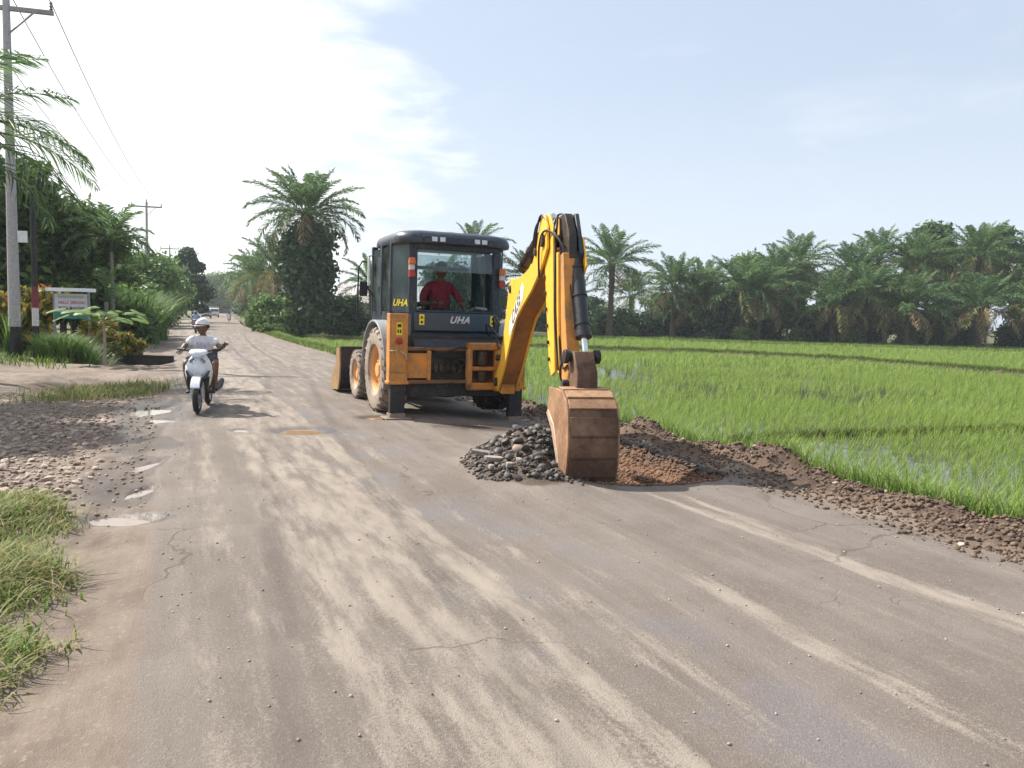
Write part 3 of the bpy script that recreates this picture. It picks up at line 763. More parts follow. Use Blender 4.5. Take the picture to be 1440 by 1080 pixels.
# --- digging arm: plane through the king post, u towards the camera, w across
KP = Vector((-.09, 12.1, 0)); AV = Vector((.187, -.982, 0)); AN = Vector((.982, .187, 0))
inv = Matrix.Translation(BO)@Matrix.Rotation(BA, 4, 'Z'); inv.invert()
def A(u, z, w): return tuple(inv@(KP+AV*u+AN*w+Vector((0, 0, z))))
kf = MB()
kf.box(.08, .16, -1.12, -.98, .44, 1.20); kf.box(.08, .62, -1.12, -.98, 1.08, 1.20); kf.box(.08, .66, -1.12, -.98, .44, .56); kf.box(.10, .60, -1.10, -.98, .75, .82); kf.box(.55, .66, -1.10, -.98, .44, 1.18)
kf.build('swing_frame', ORG, bh, .02)
kf = MB(); kf.tube([(.35, -1.04, .58), (.35, -1.04, .74)], .09, 14); kf.tube([(.35, -1.04, .84), (.35, -1.04, 1.06)], .09, 14); kf.box(.18, .55, -1.0, -.93, .5, 1.1); kf.build('swing_cylinder', GRS, bh, .005)
kp = MB()
kp.prism([(-.30, .45), (.16, .42), (.20, .56), (.05, .74), (-.10, 1.10), (-.30, 1.10)], -.11, .11, A); kp.tube([A(-.22, .40, 0), A(-.22, 1.16, 0)], .07, 14)
kp.box(.55, 1.0, -1.14, -.96, .42, .60)
kp.build('king_post', ORG, bh, .015)
kp = MB(); kp.tube([A(.02, .60, -.20), A(.02, .60, .20)], .07, 16); kp.tube([A(-.05, .98, -.17), A(-.05, .98, .17)], .05, 14); kp.build('pivot_pin', GRS, bh, .004)
# boom: two cheek plates and a web between
cheek = [(-.14, .50), (.12, .47), (.30, .62), (.66, .90), (1.02, 1.26), (1.40, 1.58), (1.90, 1.78), (2.39, 1.95), (2.92, 2.20), (3.20, 2.42), (3.17, 2.66), (3.02, 2.82), (2.84, 2.80), (2.70, 2.62),
         (2.50, 2.36), (2.20, 2.24), (1.80, 2.17), (1.30, 2.15), (1.00, 2.17), (.86, 2.10), (.66, 1.66), (.42, 1.22), (.22, .90), (-.02, .78), (-.16, .66)]
web = [(.10, .52), (.30, .66), (.66, .94), (1.02, 1.30), (1.40, 1.62), (1.90, 1.82), (2.39, 1.99), (2.88, 2.22), (2.78, 2.34), (2.20, 2.20), (1.80, 2.13), (1.06, 2.11), (.90, 2.04), (.70, 1.64), (.46, 1.18), (.20, .84)]
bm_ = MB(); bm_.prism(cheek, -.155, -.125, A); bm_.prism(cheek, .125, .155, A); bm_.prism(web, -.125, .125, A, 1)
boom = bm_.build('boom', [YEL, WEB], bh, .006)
b_ = MB()
for (u, z, r, w) in ((.98, 2.02, .055, .175), (3.02, 2.52, .075, .19), (2.62, 2.42, .05, .18)):
    b_ = MB(); b_.tube([A(u, z, -w), A(u, z, w)], r, 16); b_.build('boom_pin', GRS, bh, .004)
# boom lettering on the left cheek
e1 = Vector(A(1.95, 2.02, -.157)); e0 = Vector(A(.95, 1.42, -.157)); mid = (e0+e1)/2
uu = (e1-e0).normalized(); nn = Vector(A(0, 0, -1))-Vector(A(0, 0, 0)); up = nn.cross(uu).normalized()
if up.z < 0: up = -up
bd = MB(); L_ = (e1-e0).length
P = [(-L_/2, -.05), (-L_/2+.05, -.14), (L_/2-.10, -.13), (L_/2, -.02), (L_/2-.05, .13), (-L_/2+.12, .12)]
bd.prism(P, 0., .003, lambda a, b, w: tuple(mid+uu*a*1.0+up*b*.84+nn*(.000+w)))
bd.build('lettering_backing', plain('print_pale', (.72, .70, .66), .45), bh, smooth=0)
mt = frame(mid+nn*.0035, uu, up)
text('lettering', 'CASE', plain('print_grey', (.10, .095, .10), .5), bh, mt, .25, .0015, .3, spacing=1.14, bold=.006)
# dipper (stick): tapered box with a sliding inner stick
dl = [(2.84, 2.82), (3.10, 2.82), (3.28, 2.66), (3.34, 2.35), (3.46, 1.70), (3.60, 1.02), (3.44, .96), (3.32, 1.08), (3.10, 1.72), (2.94, 2.25), (2.72, 2.62)]
d_ = MB(); d_.prism(dl, -.115, -.09, A); d_.prism(dl, .05, .075, A); 
d_.prism([(2.98, 2.40), (3.30, 2.40), (3.42, 1.70), (3.55, 1.08), (3.42, 1.02), (3.16, 1.72)], -.09, .05, A, 1)
d_.build('dipper', [YEL, ORG], bh, .006)
d_ = MB(); d_.prism([(3.42, 2.30), (3.62, 2.34), (3.78, 1.70), (4.02, 1.02), (4.06, .80), (3.86, .76), (3.66, 1.10), (3.52, 1.70)], -.07, .07, A); d_.prism([(3.44, 2.35), (3.50, 2.35), (3.60, 1.70), (3.74, 1.02), (3.68, 1.0), (3.54, 1.68)], -.10, -.07, A, 1); d_.build('inner_dipper', [ORG, YEL], bh, .008)
d_ = MB()
for k in range(6):
    q = k/5; u = 3.0+.36*q; z = 2.1-.95*q; d_.tube([A(u, z, -.118), A(u, z, -.14)], .022, 8)
d_.build('wear_bolt', GRS, bh)
# cylinders
def cyl(name, p0, p1, r, rodr, f=.62, mt_=BLK, fittings=True):
    p0, p1 = Vector(p0), Vector(p1); q = p0.lerp(p1, f)
    m = MB(); m.tube([p0, p0.lerp(q, .96)], r, 20); m.tube([p0.lerp(q, .93), q], r*1.18, 20); m.ball(p0, r*1.2, 12, 8)
    if fittings:
        o = (Vector(A(0, 0, -1))-Vector(A(0, 0, 0)))*(r*1.25)
        m.tube([p0.lerp(q, .05)+o, p0.lerp(q, .9)+o], .010, 6)
        for k in (.15, .5, .85): m.tube([p0.lerp(q, k-.012), p0.lerp(q, k+.012)], r*1.15, 16)
    ob = m.build(name, mt_, bh)
    rdo = MB(); rdo.tube([q, p1], rodr, 14); rdo.build('rod', CHROME, ob)
    return ob
CYLM = worn('cylinder_black', (.028, .028, .032), (.14, .12, .11), .35, .38, .2, scale=4)
cyl('bucket_cylinder', A(3.55, 2.30, .10), A(4.08, 1.20, .10), .075, .034, .80, CYLM)
cyl('dipper_cylinder', A(1.10, 2.32, 0), A(2.84, 2.84, 0), .065, .03, .62, CYLM)
cyl('boom_cylinder', A(-.04, 1.0, 0), A(.95, 2.02, 0), .075, .035, .75, CYLM)
# dark link plates on the boom head and the top of the stick
d_ = MB(); d_.prism([(3.10, 2.78), (3.36, 2.80), (3.58, 2.56), (3.64, 2.28), (3.50, 2.24), (3.36, 2.44), (3.18, 2.60)], .0, .09, A)
d_.build('link_plate', GRS, bh, .006)
d_ = MB(); d_.prism([(3.28, 2.80), (3.40, 2.80), (3.68, 2.34), (3.60, 2.20), (3.44, 2.46)], .11, .16, A); d_.build('cylinder_bracket', NAVY, bh, .008)
d_ = MB(); d_.prism([(3.46, 2.50), (3.58, 2.52), (3.76, 2.20), (3.66, 2.10), (3.52, 2.28)], .161, .18, A); d_.build('bracket_cap', YEL, bh, .004)
# bucket linkage
d_ = MB()
d_.prism([(3.98, 1.26), (4.16, 1.28), (4.34, 1.06), (4.36, .86), (4.02, .86), (3.96, 1.04)], -.06, .16, A)
d_.build('bucket_link', RUST, bh, .01)
d_ = MB(); d_.tube([A(4.08, 1.22, -.13), A(4.08, 1.22, .24)], .055, 16); d_.tube([A(4.08, 1.22, .19), A(4.08, 1.22, .25)], .075, 16); d_.tube([A(4.08, 1.22, -.14), A(4.08, 1.22, -.09)], .075, 16); d_.build('link_pin', BLK, bh, .006); d_ = MB(); d_.tube([A(4.0, .92, -.13), A(4.0, .92, .14)], .05, 14); 
d_.build('link_pin', BLK, bh, .006)
# bucket
BW0, BW1 = -.225, .262
back = [(3.96, .86), (4.20, .895), (4.44, .885), (4.60, .82), (4.70, .72), (4.745, .58), (4.76, .40), (4.74, .20), (4.69, .02), (4.62, -.14)]
inn = [(a-.03*(1 if i > 2 else .2), b-.03*(1 if i < 4 else .1)) for i, (a, b) in enumerate(back)]
bk = MB(); bk.prism(back+inn[::-1], BW0, BW1, A)
bucket = bk.build('bucket', RUST, bh, .004, 25)
for w0, w1 in ((BW0-.022, BW0), (BW1, BW1+.022)):
    s_ = MB(); s_.prism([(3.92, .88)]+back[1:]+[(4.50, -.10), (4.34, .20), (4.10, .48), (3.86, .62)], w0, w1, A); s_.build('cheek_plate', RUSTL, bucket, .004)
    s_ = MB(); ww = (w0-.010, w0) if w0 < 0 else (w1, w1+.010)
    s_.prism([(3.86, .60), (3.92, .64), (4.18, .52), (4.42, .22), (4.58, -.12), (4.50, -.12), (4.34, .18), (4.10, .45)], ww[0], ww[1], A); s_.build('edge_strip', worn('worn_edge', (.62, .45, .34), (.3, .18, .12), .4, .4, .3), bucket, .002)
for i0, i1, t_ in ((1, 2, .022), (2, 3, .022), (3, 4, .022)):
    (a, b), (a2, b2) = back[i0], back[i1]; n_ = Vector((-(b2-b), a2-a)).normalized()
    s_ = MB(); q = .09
    aa, bb = a+(a2-a)*q, b+(b2-b)*q; a3, b3 = a+(a2-a)*(1-q), b+(b2-b)*(1-q)
    s_.prism([(aa, bb), (a3, b3), (a3+n_.x*t_, b3+n_.y*t_), (aa+n_.x*t_, bb+n_.y*t_)], BW0+.004, BW1-.004, A); s_.build('wear_strip', RUSTL, bucket, .003)
for z0, z1, mm in ((.48, .66, RUST), (.26, .455, RUST), (.06, .235, RUST)):
    import bisect
    def ub(z):
        for (a, b), (a2, b2) in zip(back[4:], back[5:]):
            if b >= z >= b2: return a+(a2-a)*(b-z)/(b-b2)
        return 4.72
    s_ = MB(); s_.prism([(ub(z0)-.004, z0), (ub(z1)-.004, z1), (ub(z1)+.020, z1), (ub(z0)+.020, z0)], BW0+.004, BW1-.004, A); s_.build('back_plate', mm, bucket, .003)
for k in range(5):
    w_ = BW0+.03+k*(BW1-BW0-.06)/4
    s_ = MB(); s_.prism([(4.66, -.06), (4.60, -.05), (4.50, -.24), (4.53, -.26)], w_-.03, w_+.03, A); s_.build('tooth', GRS, bucket, .003)
# hoses looping over the arm
def hose(pts, r=.014, n=14):
    pts = [Vector(p) for p in pts]; out = []
    for i in range(len(pts)-1):
        p0, p1, p2, p3 = pts[max(i-1, 0)], pts[i], pts[i+1], pts[min(i+2, len(pts)-1)]
        for k in range(6):
            t = k/6; out.append(.5*((2*p1)+(p2-p0)*t+(2*p0-5*p1+4*p2-p3)*t*t+(3*p1-p0-3*p2+p3)*t**3))
    out.append(pts[-1]); m = MB(); m.tube(out, r, 7); m.build('hose', HOSE, bh)
hose([A(2.62, 2.45, -.165), A(2.72, 2.66, -.175), A(2.90, 2.82, -.17), A(3.08, 2.74, -.14), A(3.2, 2.5, -.1)])
hose([A(2.4, 2.3, -.16), A(2.55, 2.48, -.18), A(2.72, 2.72, -.18), A(2.95, 2.80, -.12), A(3.2, 2.60, -.05)], .013)
hose([A(2.9, 2.1, -.17), A(2.95, 2.46, -.19), A(3.15, 2.62, -.17), A(3.45, 2.50, -.08), A(3.62, 2.2, .0), A(3.66, 1.9, .0)], .013)
hose([A(1.2, 2.2, .05), A(1.7, 2.42, .10), A(2.3, 2.46, .08), A(2.8, 2.80, .04), A(3.15, 2.80, .05), A(3.48, 2.5, .08)], .013)
hose([A(3.20, 2.80, -.04), A(3.36, 2.3, -.09), A(3.55, 1.6, -.12), A(3.72, 1.05, -.10)], .013)
hose([A(3.24, 2.75, -.02), A(3.42, 2.2, -.04), A(3.62, 1.5, -.085), A(3.80, 1.1, -.085), A(4.02, 1.12, -.08)], .012)
hose([A(4.1, 1.20, -.10), A(3.98, 1.12, -.14), A(3.94, .98, -.13), A(3.97, .90, -.08)], .012)
hose([A(3.58, 2.2, .02), A(3.70, 1.95, .0), A(3.72, 1.6, .01), A(3.86, 1.4, .02)], .010)
hose([A(-.2, 1.1, -.1), A(-.4, 1.45, -.15), A(0, 1.62, -.22), A(.4, 1.5, -.2)], .016)
hose([A(-.35, .9, .05), A(-.6, 1.3, -.2), A(-.2, 1.5, -.3), A(.3, 1.3, -.18)], .016)
hose([A(-.3, 1.0, .12), A(-.1, 1.6, .2), A(.4, 1.9, .18), A(.9, 2.05, .16)], .014)
hose([(.2, -1.0, 1.02), (.0, -1.06, 1.12), (-.3, -1.0, 1.04), (-.5, -.98, 1.08)], .013)

# ================================================================== people
SKIN = plain('skin', (.27, .145, .095), .5)
SKIND = plain('skin_dark', (.15, .08, .05), .55)
HAIR = plain('black_hair', (.012, .010, .010), .5)
def cloth(name, col):
    m, nt, b = new_mat(name); n = noise(nt, opos(nt), 7, 5, .6)
    w = nt.nodes.new('ShaderNodeTexWave'); w.inputs['Scale'].default_value = 3.2; w.inputs['Distortion'].default_value = 9; w.inputs['Detail'].default_value = 3; nt.links.new(opos(nt), w.inputs['Vector']); f = X(nt, w.outputs['Fac'])
    setv(nt, b, 'Base Color', mix(nt, n.step(.35, .65), tuple(v*.82 for v in col), col)); b.inputs['Roughness'].default_value = .85
    bump(nt, b, n*.5+f*.6, .035, .9); return m
def skinned(name, pts, edges, mat, parent, levels=2, root=0):
    """pts: list of (xyz, rx, ry)"""
    me = bpy.data.meshes.new(name); me.from_pydata([p[0] for p in pts], edges, []); o = link(name, me, parent, [mat])
    o.modifiers.new('skin', 'SKIN').use_smooth_shade = True
    sv = me.skin_vertices[0] if me.skin_vertices else None
    if sv is None:
        bpy.context.view_layer.objects.active = o
        me.skin_vertices
    for i, p in enumerate(pts):
        d = me.skin_vertices[0].data[i]; d.radius = (p[1], p[2] if len(p) > 2 else p[1]); d.use_root = (i == root)
    s = o.modifiers.new('sub', 'SUBSURF'); s.levels = levels; s.render_levels = levels
    return o
def chain(n0, k): return [(n0+i, n0+i+1) for i in range(k-1)]
def head(parent, c, r, yaw, pitch, skin, hair=HAIR, cap=None, facing=-1):
    """head with face looking along -y before rotation"""
    e = empty('head', c); e.parent = parent; e.rotation_euler = (pitch, 0, yaw)
    m = MB(); g = bmesh.ops.create_uvsphere(m.b, u_segments=24, v_segments=18, radius=1)
    for v in g['verts']:
        x, y, z = v.co
        k = 1-.22*max(0, -z)**1.5; x *= .76*k; y = y*.92*(1-.12*max(0, -z)); z *= 1.12
        if y < 0:
            nose = math.exp(-((x/.13)**2+((z+.08)/.22)**2))*.20; br = math.exp(-((z-.22)/.10)**2)*.05
            eye = math.exp(-(((abs(x)-.30)/.14)**2+((z-.08)/.10)**2))*.08; chin = math.exp(-((x/.25)**2+((z+.92)/.2)**2))*.10; mouth = math.exp(-((x/.25)**2+((z+.45)/.06)**2))*.03
            y -= nose+br+chin-eye-mouth
        v.co = Vector((x, y, z))*r
    for sx in (-1, 1): m.ball((sx*.78*r, .02*r, -.02*r), .22*r, 8, 8, (.4, .8, 1.2))
    m.build('face', skin, e, smooth=80)
    d = MB()
    for sx in (-1, 1): d.ball((sx*.30*r, -.84*r, .09*r), .085*r, 8, 6, (1.3, .5, .7))
    d.ball((0, -.86*r, -.44*r), .1*r, 8, 6, (2.0, .3, .35), 1)
    for sx in (-1, 1): d.box(sx*.30*r-.17*r, sx*.30*r+.17*r, -.93*r, -.86*r, .24*r, .30*r)
    d.build('features', [HAIR, plain('lips', (.16, .05, .045), .5)], e)
    if cap is None:
        h = MB(); g = bmesh.ops.create_uvsphere(h.b, u_segments=24, v_segments=18, radius=1)
        for v in g['verts']:
            x, y, z = v.co; q = .05+.04*sin(x*9)*cos(y*7)
            v.co = Vector((x*(.80+q), y*(.96+q)+.06, z*(1.14+q)))*r
        dele = [v for v in h.b.verts if (v.co.z < -.35*r) or (v.co.y < -.45*r and v.co.z < .50*r) or (v.co.z < .05*r and v.co.y < -.05*r)]
        bmesh.ops.delete(h.b, geom=dele, context='VERTS'); h.build('hair', hair, e, smooth=80)
    else:
        h = MB(); g = bmesh.ops.create_uvsphere(h.b, u_segments=24, v_segments=18, radius=1)
        for v in g['verts']:
            x, y, z = v.co; v.co = Vector((x*.90*(1-.12*max(z, 0)**2), y*1.06+.03, max(z, 0)**1.15*.98+.26))*r
        bmesh.ops.remove_doubles(h.b, verts=h.b.verts, dist=1e-4)
        # brim
        P = [(.86*r*cos(radians(a)), -.30*r-1.55*r*sin(radians(a))) for a in range(0, 181, 15)]
        A_ = [h.b.verts.new((x, y, .32*r-.22*r*(abs(y)/r)-.25*abs(x)**2/r)) for x, y in P]; B_ = [h.b.verts.new((x, y, .40*r-.22*r*(abs(y)/r)-.25*abs(x)**2/r)) for x, y in P]
        h._f(A_); h._f(B_[::-1])
        for i in range(len(P)): h._f([A_[i], B_[i], B_[(i+1) % len(P)], A_[(i+1) % len(P)]])
        h.build('cap', cap, e, smooth=60)
        h2 = MB(); g = bmesh.ops.create_uvsphere(h2.b, u_segments=20, v_segments=14, radius=1)
        for v in g['verts']: x, y, z = v.co; v.co = Vector((x*.82, y*.94+.10, z*1.1+.02))*r
        dele = [v for v in h2.b.verts if v.co.z < -.45*r or v.co.y < -.02*r]
        bmesh.ops.delete(h2.b, geom=dele, context='VERTS'); h2.build('hair', hair, e, smooth=80)
    return e
def hand(parent, wrist, dirv, palm_n, skin, s=1., curl=.9):
    """palm and five curled fingers, closed round a grip"""
    d = Vector(dirv).normalized(); n = Vector(palm_n).normalized(); side = d.cross(n).normalized(); w = Vector(wrist)
    pts = [(tuple(w), .026*s, .020*s), (tuple(w+d*.045*s), .036*s, .018*s), (tuple(w+d*.085*s), .038*s, .016*s)]; ed = [(0, 1), (1, 2)]
    for k, (off, L) in enumerate(((-.030, .066), (-.010, .076), (.010, .070), (.030, .056))):
        b = w+d*.088*s+side*off*s; i0 = len(pts)
        q1 = b+(d*cos(curl*.5)+n*sin(curl*.5))*L*.45*s; q2 = q1+(d*cos(curl*1.6)+n*sin(curl*1.6))*L*.35*s; q3 = q2+(d*cos(curl*2.6)+n*sin(curl*2.6))*L*.3*s
        pts += [(tuple(b), .009*s), (tuple(q1), .0085*s), (tuple(q2), .008*s), (tuple(q3), .007*s)]; ed += [(2, i0), (i0, i0+1), (i0+1, i0+2), (i0+2, i0+3)]
    t0 = w+d*.03*s-side*.032*s; t1 = t0-side*.022*s+d*.03*s+n*.015*s; t2 = t1+d*.025*s+n*.02*s
    i0 = len(pts); pts += [(tuple(t0), .012*s), (tuple(t1), .010*s), (tuple(t2), .009*s)]; ed += [(1, i0), (i0, i0+1), (i0+1, i0+2)]
    return skinned('hand', pts, ed, skin, parent, 1)

# --- the operator, seated facing backwards in the cab (local frame of the loader)
op = empty('person', Matrix.Translation(BO)@Matrix.Rotation(BA, 4, 'Z')@Vector((-.02, .02, 1.62)), BA)
op.scale = (1.12, 1.12, 1.06)
tag(op, 'man in a maroon polo shirt seated at the levers inside the cab', 'person')
MAR = cloth('maroon_shirt', (.26, .022, .045)); DTR = cloth('dark_trousers', (.03, .035, .05))
# torso + sleeves as one garment over the body
body = [((0, .06, .02), .165, .13), ((0, .07, .16), .165, .125), ((0, .06, .32), .175, .125), ((0, .05, .44), .165, .105), ((0, .03, .54), .085, .08), ((0, .01, .59), .062, .06),
        ((-.17, .05, .46), .075, .075), ((-.265, .02, .34), .066, .06), ((-.30, -.06, .21), .060, .055),
        ((.17, .05, .46), .075, .075), ((.265, .02, .34), .066, .06), ((.30, -.05, .21), .060, .055)]
skinned('shirt', body, [(0, 1), (1, 2), (2, 3), (3, 4), (4, 5), (3, 6), (6, 7), (7, 8), (3, 9), (9, 10), (10, 11)], MAR, op)
skinned('body', [((0, .04, .45), .07, .07), ((0, .02, .54), .056, .056), ((0, 0, .62), .054, .054)], [(0, 1), (1, 2)], SKIND, op)
for sx in (-1, 1):
    el = (sx*.305, -.08, .17); wr = (sx*.16+(.0 if sx < 0 else .06), -.34, .20)
    skinned('forearm', [((sx*.295, -.02, .24), .046), (el, .044), (((el[0]+wr[0])/2, (el[1]+wr[1])/2, .185), .038), (wr, .026)], chain(0, 4), SKIND, op)
    hand(op, wr, (-.2*sx, -.9, .1), (0, -.1, -1), SKIND)
skinned('trousers', [((0, .06, .02), .16, .12), ((-.11, -.05, .01), .095), ((-.16, -.36, .02), .075), ((-.17, -.42, -.25), .06), ((.11, -.05, .01), .095), ((.16, -.36, .02), .075), ((.17, -.42, -.25), .06)],
        [(0, 1), (1, 2), (2, 3), (0, 4), (4, 5), (5, 6)], DTR, op)
head(op, (0, -.01, .72), .120, .05, radians(12), SKIND)

# --- scooters and riders
def scooter(loc, rz, label, paint, small=False, group=None):
    """+Y forward, origin under the front wheel"""
    e = empty('motor_scooter', loc, rz); tag(e, label, 'scooter', group)
    def wheel(y, nm):
        wv = empty(nm, (0, y, .26)); wv.parent = e
        t = MB(); t.lathe([(.19, -.035), (.235, -.042), (.262, -.02), (.268, 0), (.262, .02), (.235, .042), (.19, .035)], (0, 0, 0), (1, 0, 0), 32, closed=True); t.build('tyre', TYRE, wv, smooth=60)
        r = MB(); r.lathe([(.19, -.03), (.18, -.02), (.18, .02), (.19, .03)], (0, 0, 0), (1, 0, 0), 28)
        for k in range(6): a = k*pi/3; r.tube([(0, .03*cos(a), .03*sin(a)), (0, .18*cos(a), .18*sin(a))], .012, 6)
        r.tube([(-.05, 0, 0), (.05, 0, 0)], .035, 12); r.build('rim', plain('rim_silver', (.35, .36, .38), .35, .8), wv)
        if nm == 'front_wheel':
            d = MB(); d.lathe([(.06, .03), (.10, .032), (.10, .036), (.06, .038)], (0, 0, 0), (1, 0, 0), 24, closed=True); d.build('brake_disc', CHROME, wv)
    wheel(0, 'front_wheel'); wheel(-1.24, 'rear_wheel')
    f = MB()
    for sx in (-1, 1): f.tube([(sx*.075, 0, .26), (sx*.075, -.10, .55)], .022, 10); f.tube([(sx*.075, .0, .22), (sx*.075, -.03, .36)], .032, 10)
    f.build('fork', plain('fork_grey', (.3, .31, .33), .35, .7), e)
    f = MB(); P = []
    for k in range(9):
        a = radians(28+k*15); P.append((.30*cos(a), .30*sin(a)))
    Q = [(.275*cos(radians(28+k*15)), .275*sin(radians(28+k*15))) for k in range(9)][::-1]
    f.prism(P+Q, -.068, .068, lambda a, b, w: (w, a, .27+b)); f.build('front_mudguard', paint, e, .012, 50)
    def shell(secs, nm, mat, closed=True, sm=60):
        m = MB(); rings = []
        for (y, z, hw, hh, p) in secs:
            ring = []
            for k in range(16):
                a = 2*pi*k/16; ca, sa = cos(a), sin(a)
                ring.append(m.b.verts.new((hw*math.copysign(abs(ca)**p, ca), y+.0, z+hh*math.copysign(abs(sa)**p, sa))))
            rings.append(ring)
        for i in range(len(rings)-1):
            for k in range(16): m._f([rings[i][k], rings[i][(k+1) % 16], rings[i+1][(k+1) % 16], rings[i+1][k]])
        m._f(rings[0][::-1]); m._f(rings[-1]); return m.build(nm, mat, e, smooth=sm)
    # front apron: broad shield, narrow at the bottom
    m = MB(); rows = []
    for (z, hw, yf, dp) in ((.36, .11, -.14, .05), (.44, .155, -.12, .07), (.54, .185, -.07, .10), (.64, .200, -.03, .12), (.74, .190, -.02, .13), (.83, .15, -.06, .11), (.90, .10, -.12, .08)):
        rows.append([m.b.verts.new((hw*x, yf-dp*abs(x)**2.2, z-.02*abs(x))) for x in (-1, -.8, -.5, -.2, 0, .2, .5, .8, 1)]+[m.b.verts.new((hw*x, yf-dp-.06, z-.02)) for x in (1, .5, 0, -.5, -1)])
    for i in range(len(rows)-1):
        n = len(rows[0])
        for k in range(n): m._f([rows[i][k], rows[i][(k+1) % n], rows[i+1][(k+1) % n], rows[i+1][k]])
    m._f(rows[0][::-1]); m._f(rows[-1]); m.build('front_apron', paint, e, smooth=50)
    # headlight cluster: V shape low on the shield
    m = MB()
    for sx in (-1, 1): m.prism([(sx*.02, .545), (sx*.09, .56), (sx*.165, .66), (sx*.178, .645), (sx*.14, .54), (sx*.06, .505), (sx*.02, .50)], -.085, -.035, lambda a, b, w: (a, w+.05-2.2*abs(a)**2, b))
    m.build('headlight', plain('dark_lens', (.05, .055, .07), .12), e, .006)
    m = MB(); m.prism([(-.05, .565), (.05, .565), (.07, .60), (0, .63), (-.07, .60)], -.04, -.012, lambda a, b, w: (a, w, b)); m.build('badge', plain('badge_silver', (.55, .57, .6), .3, .6), e, .004)
    m = MB(); m.box(-.13, .13, -.30, -.16, .28, .60); m.box(-.14, .14, -.85, -.28, .26, .33); m.build('leg_shield', BLK, e, .03)
    shell([(-.42, .60, .09, .10, .8), (-.62, .62, .15, .14, .8), (-.95, .64, .16, .13, .8), (-1.35, .72, .10, .09, .8), (-1.52, .76, .05, .05, .8)], 'rear_body', paint)
    shell([(-.55, .75, .10, .04, .8), (-.75, .765, .14, .05, .8), (-1.1, .80, .14, .05, .8), (-1.4, .83, .10, .04, .8)], 'seat', BLK)
    m = MB(); m.box(-.10, .10, -1.35, -.75, .22, .50); m.tube([(-.17, -.8, .28), (-.19, -1.2, .32), (-.19, -1.45, .40)], [.03, .055, .05], 12); m.build('engine', BLK, e, .03)
    for sx in (-1, 1):
        m = MB(); m.prism([(sx*.075, .50), (sx*.165, .56), (sx*.15, .40), (sx*.085, .34)], -.16, -.05, lambda a, b, w: (a, w, b)); m.build('lower_cowl', BLK, e, .006)
        m = MB(); m.prism([(sx*.06, .86), (sx*.12, .80), (sx*.10, .76), (sx*.04, .83)], -.05, -.03, lambda a, b, w: (a, w, b)); m.build('panel_vent', plain('vent_grey', (.2, .21, .24), .4), e, .003)
    # handlebar cowl
    shell([(-.24, .93, .10, .03, .8), (-.18, .935, .15, .045, .8), (-.10, .92, .13, .045, .8), (-.03, .89, .06, .03, .8)], 'handlebar_cowl', paint)
    m = MB(); m.tube([(-.30, -.25, .985), (-.14, -.16, .95), (.14, -.16, .95), (.30, -.25, .965)], .014, 8); m.build('handlebar', BLK, e)
    for sx in (-1, 1):
        m = MB(); m.tube([(sx*.20, -.19, .965), (sx*.315, -.256, .97)], .022, 10); m.tube([(sx*.19, -.15, .95), (sx*.29, -.18, .945)], .008, 6); m.build('grip', BLK, e)
    return e
